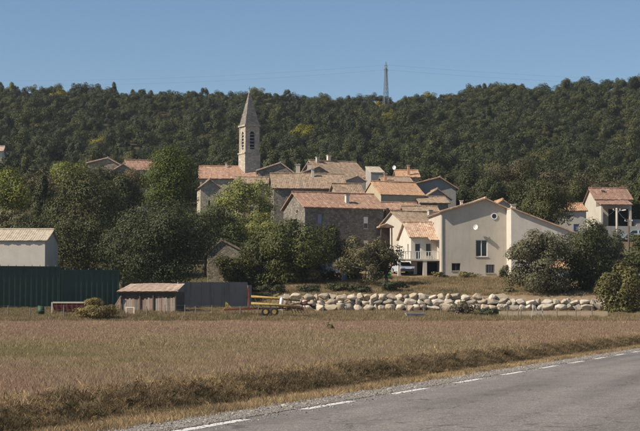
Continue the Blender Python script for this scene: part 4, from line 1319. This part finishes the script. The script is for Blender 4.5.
def trailer():
    p = P(54, 308, 158); g = Gz(p.x, 158)
    o = empty('red_trailer', (p.x, 158, g), R(3), 'red farm trailer with pale rim in front of the green containers', 'trailer')
    MB().hexa([(0, 0, .35), (2.7, 0, .35), (2.7, 1.5, .35), (0, 1.5, .35), (-.06, -.08, 1.0), (2.76, -.08, 1.0), (2.76, 1.58, 1.0), (-.06, 1.58, 1.0)]).build('body', M['red_paint'], o)
    MB().box(-.1, 2.8, -.12, 1.62, 1.002, 1.14).build('rim', M['tarp'], o)
    for k in range(6): MB().box(.2 + k * .46, .26 + k * .46, -.13, -.085, .4, .99).build('rib', M['red_paint'], o)
    MB().box(-.24, -.12, -.1, .02, 0, 1.1).build('stand_post', M['tarp'], o)
    for x in (.7, 2.0):
        w = MB().tube([(x, .12, .33), (x, .3, .33)], [.33, .33], 14).build('wheel', M['rubber'], o)
        MB().tube([(x, .1, .33), (x, .119, .33)], [.17, .17], 10).build('hub', M['metal'], w)
trailer()
def barrel(u, vb, Y, label):
    p = P(u, vb, Y); g = Gz(p.x, Y)
    o = empty('barrel', (p.x, Y, g), 0, label, 'barrel')
    MB().tube([(0, 0, 0), (0, 0, .3), (0, 0, .31), (0, 0, .6), (0, 0, .61), (0, 0, .9)], [.29, .29, .31, .31, .29, .29], 16).build('drum', M['barrel_green'], o, True)
    MB().tube([(0, 0, .9), (0, 0, .93)], [.3, .3], 16).build('lid', M['barrel_green'], o)
barrel(41, 313, 156, 'green drum standing in the grass left of the red trailer')

def plank_shed():
    p = P(121, 309, 160); g = Gz(p.x, 160)
    o = empty('plank_shed', (p.x, 160, g), R(-11), 'weathered plank shed with sand coloured corrugated roof', 'shed')
    L, H, W = 5.2, 1.9, 3.0
    MB().box(.06, L - .06, .06, W, 0, H).build('inner_wall', M['wood_dark'], o)
    r = random.Random(4)
    x = 0.0
    pms = [MB().box(0, .17, 0, .035, 0, 1.5).mesh('plank', M[k]) for k in ('plank', 'plank_red', 'wood')]
    while x < L - .15:
        q = link(bpy.data.objects.new('plank', pms[r.choice([0, 0, 1, 1, 2])]), o)
        q.location = (x, r.uniform(0, .02), -.02)
        q.scale = (1, 1, r.uniform(.86, 1.0) * (0.9 if x < 2.4 else 1.0))
        q.rotation_euler = (0, r.uniform(-.012, .012), 0)
        x += .182
    for xx in (0, 1.75, 3.0, L - .1): MB().box(xx, xx + .11, -.1, -.002, 0, H).build('post', M['wood_dark'], o)
    MB().box(-.1, L + .1, -.13, -.02, H - .17, H).build('lintel', M['wood_dark'], o)
    rb = MB(); roof_slab(rb, (-.35, -.3, H + .02), (L + .15, -.3, H + .02), (L + .15, W * .8, H + .78), (.15, W * .8, H + .78), .05, .18, .04)
    rb.build('roof', M['tile_pale'], o)
    MB().bar((-.9, -.2, 0), (.05, -.2, 1.5), .1).build('brace', M['wood'], o)
    MB().poly([(-.85, .1, 0), (0, .1, 0), (0, .1, 1.7), (-.3, .1, 1.1)]).poly([(-.85, .14, 0), (-.3, .14, 1.1), (0, .14, 1.7), (0, .14, 0)]).build('side_panel', M['plank_red'], o)
plank_shed()
p = P(130, 309.5, 157)
o = empty('leaning_panel', (p.x, 157, Gz(p.x, 157)), R(6), 'white framed panel leaning against the plank shed', 'panel')
fr = MB()
def lean(mb, x0, x1, z0, z1, t0, t1):
    f = lambda x, z, t: (x, .4 * z + t, z)
    mb.hexa([f(x0, z0, t0), f(x1, z0, t0), f(x1, z0, t1), f(x0, z0, t1), f(x0, z1, t0), f(x1, z1, t0), f(x1, z1, t1), f(x0, z1, t1)])
lean(fr, -.4, -.3, 0, .75, 0, .05); lean(fr, .3, .4, 0, .75, 0, .05); lean(fr, -.3, .3, .65, .75, .001, .051); lean(fr, -.3, .3, 0, .1, .001, .051)
fr.build('frame', M['tarp'], o)
b2 = MB(); lean(b2, -.3, .3, .1, .65, .02, .04); b2.build('board', M['plank_red'], o)

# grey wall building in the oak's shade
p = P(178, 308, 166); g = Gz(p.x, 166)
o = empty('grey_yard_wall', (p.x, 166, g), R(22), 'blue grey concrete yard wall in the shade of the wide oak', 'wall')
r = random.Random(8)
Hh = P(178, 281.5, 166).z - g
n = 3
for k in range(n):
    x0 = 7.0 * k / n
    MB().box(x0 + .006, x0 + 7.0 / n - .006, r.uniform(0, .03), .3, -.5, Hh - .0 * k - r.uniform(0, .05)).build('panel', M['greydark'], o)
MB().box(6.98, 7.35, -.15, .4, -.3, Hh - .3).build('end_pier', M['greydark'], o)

# --- farm machine
def machine():
    Y = 156
    p = P(224, 319, Y); g = Gz(p.x, Y)
    o = empty('farm_implement', (p.x, Y, g), R(2), 'red and yellow folding farm implement parked before the yard wall', 'farm machine')
    k = Y / F_PX
    X = lambda u: (u - 224) * k
    Z = lambda v: P(224, v, Y).z - g
    MB().bar((X(224), 0, .55), (X(254), 0, .65), .14, .16).build('drawbar', M['red_paint'], o)
    MB().bar((X(246), -.5, .65), (X(300), -.5, .7), .12, .14).bar((X(246), .5, .65), (X(300), .5, .7), .12, .14).bar((X(252), -.5, .66), (X(252), .5, .66), .1).bar((X(290), -.5, .68), (X(290), .5, .68), .1).build('chassis', M['red_paint'], o)
    MB().bar((X(249), 0, .7), (X(248), 0, Z(288)), .16).bar((X(249), -.5, .7), (X(248.5), 0, Z(291)), .09).bar((X(249), .5, .7), (X(248.5), 0, Z(291)), .09).build('mast', M['red_paint'], o)
    for y, v0, v1 in ((-.55, 303.5, 307), (.55, 296.5, 300.5)):
        bm_ = MB().tube([(X(251), y, Z(v0)), (X(275), y, Z((v0 + v1) / 2) + .02), (X(300), y, Z(v1))], [.11, .12, .09], 10).build('boom', M['yellow_paint'], o, True)
        for q in range(9):
            x = X(255) + q * .45
            MB().bar((x, y, Z(v0) - .1), (x + .12, y - .1, Z(v0) - .5), .035).build('tine', M['wood_dark'], bm_)
    for q in range(6):
        x = X(290) + q * .26
        MB().bar((x, -.3, .9), (x + .25, -.35, .25), .05).build('spring_tine', M['red_paint'], o)
    MB().bar((X(282), -.4, .8), (X(310), -.2, 1.35), .1).bar((X(300), -.3, 1.1), (X(312), .2, 1.0), .1).build('rear_frame', M['red_paint'], o)
    for x in (X(265.5), X(274)):
        for y in (-.9, .75):
            w = MB().tube([(x, y, .38), (x, y + .03, .38), (x, y + .17, .38), (x, y + .2, .38)], [.32, .38, .38, .32], 18).build('wheel', M['rubber'], o)
            MB().tube([(x, y - .02, .38), (x, y - .001, .38)], [.2, .2], 12).build('hub', M['yellow_paint'], w)
    MB().bar((X(225), 0, .1), (X(226), 0, 1.25), .1).bar((X(222.5), 0, .55), (X(229), 0, 1.0), .12).bar((X(226), 0, 1.2), (X(231), 0, .75), .12).build('hitch', M['yellow_paint'], o)
    for q in range(5):
        x = X(252) + q * .75
        MB().bar((x, -.55, Z(305)), (x + .3, .55, Z(298)), .05).build('strut', M['red_paint'], o)
        MB().tube([(x, -.6, Z(305)), (x + .2, -.62, Z(308)), (x + .5, -.5, .75)], [.025] * 3, 5).build('hose', M['rubber'], o)
    for q in range(7):
        x = X(232) + q * .28
        MB().tube([(x, -.3, .3), (x + .03, -.3, .3)], [.24, .24], 12).build('disc', M['wood_dark'], o)
    s = MB().tube([(X(281), -.4, Z(308)), (X(281), -.4, Z(304)), (X(281.5), -.4, Z(300)), (X(281), -.4, Z(297))], [.15, .18, .18, .1], 9).build('white_tank', M['white_paint'], o, True)
    MB().bar((X(278), -.4, Z(297)), (X(287), -.4, Z(295.5)), .2, .12).build('tank_cover', M['tarp'], o)
machine()

# --- boulder retaining wall
def boulder_mesh(seed):
    """broken limestone block: hull of a few points, edges knocked off"""
    import bmesh
    r = np.random.default_rng(seed)
    bm = bmesh.new()
    for k in range(18):
        d = r.normal(size=3); d /= np.abs(d).max() ** 0.6 * np.linalg.norm(d) ** 0.4
        bm.verts.new(Vector(d * r.uniform(0.8, 1.05)))
    h = bmesh.ops.convex_hull(bm, input=bm.verts)
    bmesh.ops.delete(bm, geom=[v for v in bm.verts if not v.link_faces], context='VERTS')
    bmesh.ops.dissolve_limit(bm, angle_limit=R(14), verts=bm.verts, edges=bm.edges)
    bmesh.ops.bevel(bm, geom=list(bm.edges), offset=0.10, segments=1, affect='EDGES', profile=0.5)
    bmesh.ops.recalc_face_normals(bm, faces=bm.faces)
    me = bpy.data.meshes.new('boulder'); bm.to_mesh(me); bm.free()
    return me
bmA = [boulder_mesh(k) for k in range(14)]
bmB = []
for me in bmA:
    me.materials.append(M['boulder']); c = me.copy(); c.materials.clear(); c.materials.append(M['boulder_pale']); bmB.append(c)
def wall_of(label, u0, u1, course, size, meshes, Y, vb, seed):
    r = random.Random(seed)
    k = Y / F_PX
    o = empty('boulder_wall', (P(u0, vb, Y).x, Y, Gz(P((u0 + u1) / 2, vb, Y).x, Y)), 0, label, 'stone wall')
    z = 0.0
    for c in range(course):
        x = r.uniform(-.3, .2)
        hgt = size * r.uniform(.54, .62)
        while x < (u1 - u0) * k:
            w = size * r.choice([.55, .7, .85, 1.0, 1.15, 1.4]) * r.uniform(.9, 1.1)
            h_ = hgt * r.uniform(.85, 1.2)
            if c == course - 1 and r.random() < .06: x += w * .6; continue
            b = link(bpy.data.objects.new('boulder', r.choice(meshes)), o)
            b.location = (x + w / 2, .2 * c + r.uniform(-.12, .12), z + h_ * .5 + (r.uniform(-.05, .05)))
            b.scale = (w * .70, size * .62, h_ * .76)
            b.rotation_euler = (r.uniform(-.2, .2), r.uniform(-.12, .12), r.choice([0, math.pi]) + r.uniform(-.3, .3))
            x += w * 1.0
        z += hgt * 1.0
    for q in range(int((u1 - u0) * k * 2.2)):                       # small stones wedged in the joints
        b = link(bpy.data.objects.new('boulder', r.choice(meshes)), o)
        c = r.randrange(course)
        b.location = (r.uniform(0, (u1 - u0) * k), .28 * c + r.uniform(-.1, .15), (c + r.choice([0.05, .5, 1.0])) * z / course)
        f = size * r.uniform(.14, .26)
        b.scale = (f * r.uniform(1, 1.5), f, f * .8)
        b.rotation_euler = (r.uniform(-.5, .5), r.uniform(-.5, .5), r.uniform(0, 6.28))
    return o
wall_of('retaining wall of tan boulders below the olive tree and the bank', 282, 500, 3, 0.88, bmA, 170.7, 311.5, 3)
wall_of('row of paler rounded boulders right of the purplish shrub', 497, 603, 2, 0.84, bmB, 170.7, 310, 9)
# loose ones at the joint of the two walls
for k in range(9):
    u = 478 + k * 3.2
    p = P(u, 300 + rnd.uniform(-3, 4), 171.5 + rnd.uniform(0, 1))
    b = link(bpy.data.objects.new('loose_boulder', bmB[k % 14])); b.location = (p.x, p.y, p.z)
    sc0 = rnd.uniform(.25, .42); b.scale = (sc0 * 1.2, sc0, sc0 * .8); b.rotation_euler = (0, 0, rnd.uniform(0, 6))
    tag(b, '%s small pale boulder from the left tumbled where the two boulder walls meet' % ['first', 'second', 'third', 'fourth', 'fifth', 'sixth', 'seventh', 'eighth', 'ninth'][k], 'boulder', 'small boulders between the two walls')

# low wall at the right
p0, p1 = P(499, 320, 157), P(607, 320, 157)
o = empty('low_wall', (p0.x, 157, Gz((p0.x + p1.x) / 2, 157)), R(-3), 'low tan block wall below the pale boulders', 'wall')
hw = P(550, 310.8, 156.5).z - Gz((p0.x + p1.x) / 2, 157)
nb = 8
for k in range(nb):
    w = (p1.x - p0.x) / nb
    MB().box(k * w + .005, (k + 1) * w - .005, rnd.uniform(0, .02), .3, -.4, hw * rnd.uniform(.9, 1.02)).build('wall_block', M['tanwall'], o)

# wire fence along the field
def fence(label, us, vb, vt, Y, lean_=.05):
    a = P(us[0], vb, Y)
    o = empty('wire_fence', (a.x, Y, Gz(a.x, Y)), 0, label, 'fence', 'wire fences at the field edge')
    tops = []
    for u in us:
        p = P(u, vb, Y); g = Gz(p.x, Y) - Gz(a.x, Y)
        h = (vb - vt) * Y / F_PX * rnd.uniform(.85, 1.1)
        dx = rnd.uniform(-lean_, lean_)
        MB().tube([(p.x - a.x, 0, g - .3), (p.x - a.x + dx * .5, 0, g + h * .5), (p.x - a.x + dx, 0, g + h)], [.055, .05, .045], 6).build('post', M['wood'], o)
        tops.append((p.x - a.x + dx, 0, g + h))
    for fz in (.05, .5, .95):
        mb = MB()
        mb.tube([(x, -.05, z - fz * .8) for x, _, z in tops], [.006] * len(tops), 4)
        mb.build('wire', M['wire'], o)
    return o
fence('wire fence on thin posts before the tan boulder wall', [283, 305, 323, 346, 363, 377, 392, 407, 424, 441], 319, 307, 160)
fence('wire fence on posts before the low tan wall', [507, 518, 521, 557, 576, 592], 322, 310, 153.5)
fence('wire fence on thick posts before the green containers', [-14, 8, 30, 64, 92, 118, 147], 314, 302, 154)
fence('wire fence on short posts before the yard wall', [165, 185, 196, 212, 240, 258], 316, 304, 155.5)
pr_ = P(538, 322, 154)
o = empty('broken_gate', (pr_.x, 154, Gz(pr_.x, 154)), 0, 'leaning grey boards of a broken gate by the low wall', 'gate')
for x0, x1, z1 in ((-.6, -.35, 1.25), (.5, .35, 1.2), (.1, -.2, 1.0)):
    MB().bar((x0, 0, -.1), (x1, .05, z1), .1, .05).build('board', M['shutter_grey'], o)
MB().bar((-.55, -.04, .35), (.45, -.04, .8), .08, .04).build('brace', M['shutter_grey'], o)
p = P(415, 318, 157)
o = empty('trough', (p.x, 157, Gz(p.x, 157)), R(8), 'pale grey trough lying in the grass before the boulders', 'trough')
MB().hexa([(-.75, -.2, 0), (.75, -.2, 0), (.75, .2, 0), (-.75, .2, 0), (-.85, -.28, .38), (.85, -.28, .38), (.85, .28, .38), (-.85, .28, .38)]).build('basin', M['shutter_grey'], o)
MB().box(-.9, .9, -.33, -.27, .34, .42).box(-.9, .9, .27, .33, .34, .42).build('rim', M['shutter_grey'], o)

# --- garden things under the stone house
def G_at(u, v, Y):
    p = P(u, v, Y); return (p.x, Y, Gz(p.x, Y))
o = empty('clothes_line', G_at(330, 276, 190), 0, 'blue and white washing hanging on a line under the trees', 'clothes line')
for x in (-1.3, 1.3): MB().tube([(x, 0, -.2), (x, 0, 2.3)], [.04, .035], 6).build('post', M['metal'], o)
MB().tube([(-1.3, 0, 2.2), (0, 0, 2.1), (1.3, 0, 2.2)], [.012] * 3, 4).build('line', M['wire'], o)
for k in range(4):
    mb = MB(); x0 = -1.0 + k * .52
    for q in range(6):
        xa, xb = x0 + q * .08, x0 + (q + 1) * .08
        ya, yb = .04 * math.sin(q * 1.7 + k), .04 * math.sin((q + 1) * 1.7 + k)
        mb.poly([(xa, ya, 1.0 + .1 * k % .3), (xb, yb, 1.0 + .1 * k % .3), (xb, 0, 2.12), (xa, 0, 2.12)])
    mb.build('cloth', M['bluecloth' if k % 2 == 0 else 'whitecloth'], o)
o = empty('teal_arbour', G_at(341, 277, 191), R(4), 'teal painted garden frame beside the washing', 'garden frame')
for x in (-.5, .55):
    for y in (0, .9): MB().box(x, x + .12, y, y + .1, -.2, 2.5).build('post', M['teal'], o)
MB().box(-.6, .8, -.05, .02, 2.4, 2.52).box(-.6, .8, .9, .97, 2.4, 2.52).build('beam', M['teal'], o)
MB().box(.14, .52, .1, .14, .1, 1.9).build('panel', M['shutter_blue'], o)
o = empty('canvas_awning', G_at(384, 277, 196), R(5), 'pale canvas sheet hung slanting beside the carport', 'awning')
MB().hexa([(-.75, 0, 0), (-.45, 0, 0), (-.45, .7, 0), (-.75, .7, 0), (.0, 0, 1.7), (.3, 0, 1.75), (.3, .7, 1.75), (.0, .7, 1.7)]).build('sheet', M['tarp'], o)
MB().bar((.2, .3, 0), (.2, .3, 1.8), .06).build('pole', M['metal'], o)
o = empty('play_tub', G_at(388, 277, 195), 0, 'bright green plastic tub beside the carport', 'tub')
MB().tube([(0, 0, 0), (0, 0, .5), (0, 0, .55)], [.28, .36, .38], 14).build('bowl', M['greenplastic'], o)
MB().bar((-.3, 0, .5), (-.25, 0, .95), .06).bar((.3, 0, .5), (.25, 0, .95), .06).bar((-.25, 0, .95), (.25, 0, .95), .06).build('handle', M['greenplastic'], o)

# --- cars
def car(u, v, Y, yaw, paint, label, van=False):
    o = empty('car', G_at(u, v, Y), R(yaw), label, 'car')
    L, Wd = 4.1, 1.7
    body = [(-2.05, .35), (2.0, .35), (2.05, .6), (1.95, .86), (1.1, .98), (-1.0, .98), (-1.95, .92), (-2.08, .65)]
    cab = [(1.12, .96), (.45, 1.42), (-1.3, 1.46), (-1.85, .95)] if not van else [(1.25, .96), (.7, 1.6), (-1.9, 1.7), (-2.0, .95)]
    b = MB().prism([(x, z) for x, z in body], -Wd / 2, Wd / 2)
    n = len(cab)
    i = len(b.v)
    b.v += [(x, -Wd / 2 + (.04 if z < 1.1 else .2), z) for x, z in cab] + [(x, Wd / 2 - (.04 if z < 1.1 else .2), z) for x, z in cab]
    b.f.append(tuple(range(i, i + n))); b.f.append(tuple(range(i + n, i + 2 * n))[::-1])
    for k in range(n):
        q = (k + 1) % n; b.f.append((i + q, i + k, i + n + k, i + n + q))
    b.build('body', M[paint], o)
    def glass(nm, pts):
        c = sum((Vector(p) for p in pts), Vector()) / len(pts)
        q = [c + (Vector(p) - c) * .86 for p in pts]
        nr = (q[1] - q[0]).cross(q[2] - q[0]).normalized()
        if nr.dot(c - Vector((-.3, 0, 1.1))) < 0: nr = -nr
        MB().poly([p + nr * .012 for p in q]).build(nm, M['glass'], o)
    y0, y1 = Wd / 2 - .04, Wd / 2 - .2
    f, tf, tr, rr = cab
    glass('windscreen', [(f[0], -y0, f[1]), (f[0], y0, f[1]), (tf[0], y1, tf[1]), (tf[0], -y1, tf[1])])
    glass('rear_window', [(rr[0], -y0, rr[1]), (rr[0], y0, rr[1]), (tr[0], y1, tr[1]), (tr[0], -y1, tr[1])])
    for s_ in (-1, 1):
        xm = (tf[0] + tr[0]) / 2 + .1
        glass('side_window', [(f[0] - .1, s_ * y0, f[1]), (xm + .05, s_ * y0, f[1]), (xm + .05, s_ * y1, tf[1]), (tf[0] - .02, s_ * y1, tf[1])])
        glass('side_window', [(xm - .05, s_ * y0, f[1]), (rr[0] + .2, s_ * y0, f[1]), (tr[0] + .1, s_ * y1, tf[1]), (xm - .05, s_ * y1, tf[1])])
        MB().box(2.0, 2.07, s_ * .6 - .16, s_ * .6 + .16, .66, .8).build('headlight', M['lamp'], o)
        MB().box(-2.1, -2.03, s_ * .65 - .12, s_ * .65 + .12, .68, .86).build('tail_light', M['taillamp'], o)
        for x in (-1.28, 1.3):
            yy = s_ * (Wd / 2 - .1)
            w = MB().tube([(x, yy - .1, .31), (x, yy + .1, .31)], [.31, .31], 18).build('wheel', M['rubber'], o)
            MB().tube([(x, yy + s_ * .1, .31), (x, yy + s_ * .115, .31)], [.18, .17], 12).build('rim', M['metal'], w)
    MB().box(2.03, 2.1, -.75, .75, .38, .56).build('bumper', M['rubber'], o)
    return o
car(403, 276, 200.5, -78, 'carwhite', 'pale blue grey car parked nose out under the carport')
car(635, 231.5, 236, 178, 'cargrey', 'silver car parked at the right edge by the porch house')

# --- poles, pylon
def pole(u, vt, vb, Y, mat, r, label, lamp=False):
    p = P(u, vb, Y); g = Gz(p.x, Y); h = P(u, vt, Y).z - g
    o = empty('utility_pole', (p.x, Y, g), 0, label, 'pole')
    MB().tube([(0, 0, -.4), (0, 0, h)], [r, r * .75], 9).build('shaft', M[mat], o, True)
    MB().bar((-.45, 0, h - .25), (.45, 0, h - .25), .07).build('crossarm', M['metal'], o)
    for x in (-.4, .4): MB().tube([(x, 0, h - .22), (x, 0, h - .08)], [.05, .04], 6).build('insulator', M['white_paint'], o)
    if lamp:
        MB().tube([(0, 0, h - .6), (.3, -.15, h - .35), (.6, -.3, h - .28)], [.035] * 3, 6).build('lamp_arm', M['metal'], o)
        MB().hexa([(.55, -.4, h - .34), (1.0, -.55, h - .28), (1.05, -.4, h - .28), (.6, -.22, h - .34), (.6, -.38, h - .24), (.98, -.52, h - .2), (1.0, -.42, h - .2), (.64, -.24, h - .24)]).build('lamp_head', M['white_paint'], o)
    return Vector((p.x, Y, g + h - .1))
pa = pole(617, 208, 240, 207, 'concrete', .17, 'pale concrete pole with street lamp below the porch house', True)
pb = pole(629, 219, 258, 199, 'wood_dark', .13, 'dark wooden pole at the right edge')
def cable(name, a, b, sag, r, label, n=14, cat='cable', group=None):
    mb = MB()
    pts = []
    for k in range(n + 1):
        t = k / n
        q = a.lerp(b, t); pts.append((q.x, q.y, q.z - sag * 4 * t * (1 - t)))
    mb.tube(pts, [r] * len(pts), 4)
    o = mb.build(name, M['wire'])
    tag(o, label, cat, group)
cable('overhead_cable', pa, P(560, 236, 197) , .6, .012, 'thin overhead cable running left from the concrete pole')
cable('overhead_cable', pa, pb, .3, .012, 'thin overhead cable between the concrete and wooden poles')

def pylon():
    Y = 556
    c = P(386, 100, Y); g = Gz(c.x, Y)
    h = P(386, 61, Y).z - g
    o = empty('lattice_pylon', (c.x, Y, g), R(20), 'slender steel lattice pylon on the wooded ridge', 'pylon')
    b, t = .85, .28
    z0, z1 = 0.0, h * .97
    r = .05
    w = lambda z: b + (t - b) * min(1, z / (h * .86))
    for sx in (-1, 1):
        for sy in (-1, 1):
            MB().bar((sx * b, sy * b, -.5), (sx * t, sy * t, h * .86), r * 2).build('leg', M['pylon'], o)
    lev = [h * .86 * (1 - (1 - k / 11) ** 1.15) for k in range(12)]
    for za, zb in zip(lev, lev[1:]):
        br = MB()
        wa, wb = w(za), w(zb)
        for s in (-1, 1):
            br.bar((-wa, s * wa, za), (wb, s * wb, zb), r * 1.2).bar((wa, s * wa, za), (-wb, s * wb, zb), r * 1.2)
            br.bar((s * wa, -wa, za), (s * wb, wb, zb), r * 1.2).bar((s * wa, wa, za), (s * wb, -wb, zb), r * 1.2)
            br.bar((-wb, s * wb, zb), (wb, s * wb, zb), r * 1.2).bar((s * wb, -wb, zb), (s * wb, wb, zb), r * 1.2)
        br.build('brace', M['pylon'], o)
    pk = MB()
    for sx in (-1, 1):
        for sy in (-1, 1): pk.bar((sx * t, sy * t, h * .86), (0, 0, h), r * 1.4)
    pk.build('peak', M['pylon'], o)
    ends = []
    for fz, ln in ((.82, .7), (.9, .55)):
        arm = MB()
        for s in (-1, 1):
            arm.bar((0, -.3, h * fz), (s * ln, 0, h * fz + .15), .1).bar((0, .3, h * fz), (s * ln, 0, h * fz + .15), .1)
        arm.build('crossarm', M['pylon'], o)
        for s in (-1, 1):
            MB().tube([(s * ln, 0, h * fz + .1), (s * ln, 0, h * fz - .6)], [.05, .05], 6).build('insulator', M['metal'], o)
    top = o.location + Vector((0, 0, h * .82))
    for k, dz in enumerate((0, 1.6)):
        cable('power_line', top + Vector((0, 0, dz)), Vector((-260, 600, top.z + 10 + dz)), 7, .012, 'faint %s power line crossing the sky left of the pylon' % ('lower', 'upper')[k], 30, 'power line')
        cable('power_line', top + Vector((0, 0, dz)), Vector((330, 640, top.z + 14 + dz)), 7, .012, 'faint %s power line crossing the sky right of the pylon' % ('lower', 'upper')[k], 30, 'power line')
pylon()

# --- the air between here and the ridge
hz = MB().box(-460, 460, -60, 940, -30, 105).build('haze', None)
hm_ = bpy.data.materials.new('haze'); hm_.use_nodes = True
hn = hm_.node_tree; hn.nodes.clear()
ho = hn.nodes.new('ShaderNodeOutputMaterial'); hv = hn.nodes.new('ShaderNodeVolumePrincipled')
hv.inputs['Color'].default_value = (0.80, 0.88, 1.0, 1)
hv.inputs['Density'].default_value = 0.00009
hv.inputs['Anisotropy'].default_value = 0.2
hn.links.new(hv.outputs[0], ho.inputs['Volume'])
hz.data.materials.clear(); hz.data.materials.append(hm_)
tag(hz, 'thin pale blue haze filling the valley air', kind='stuff')
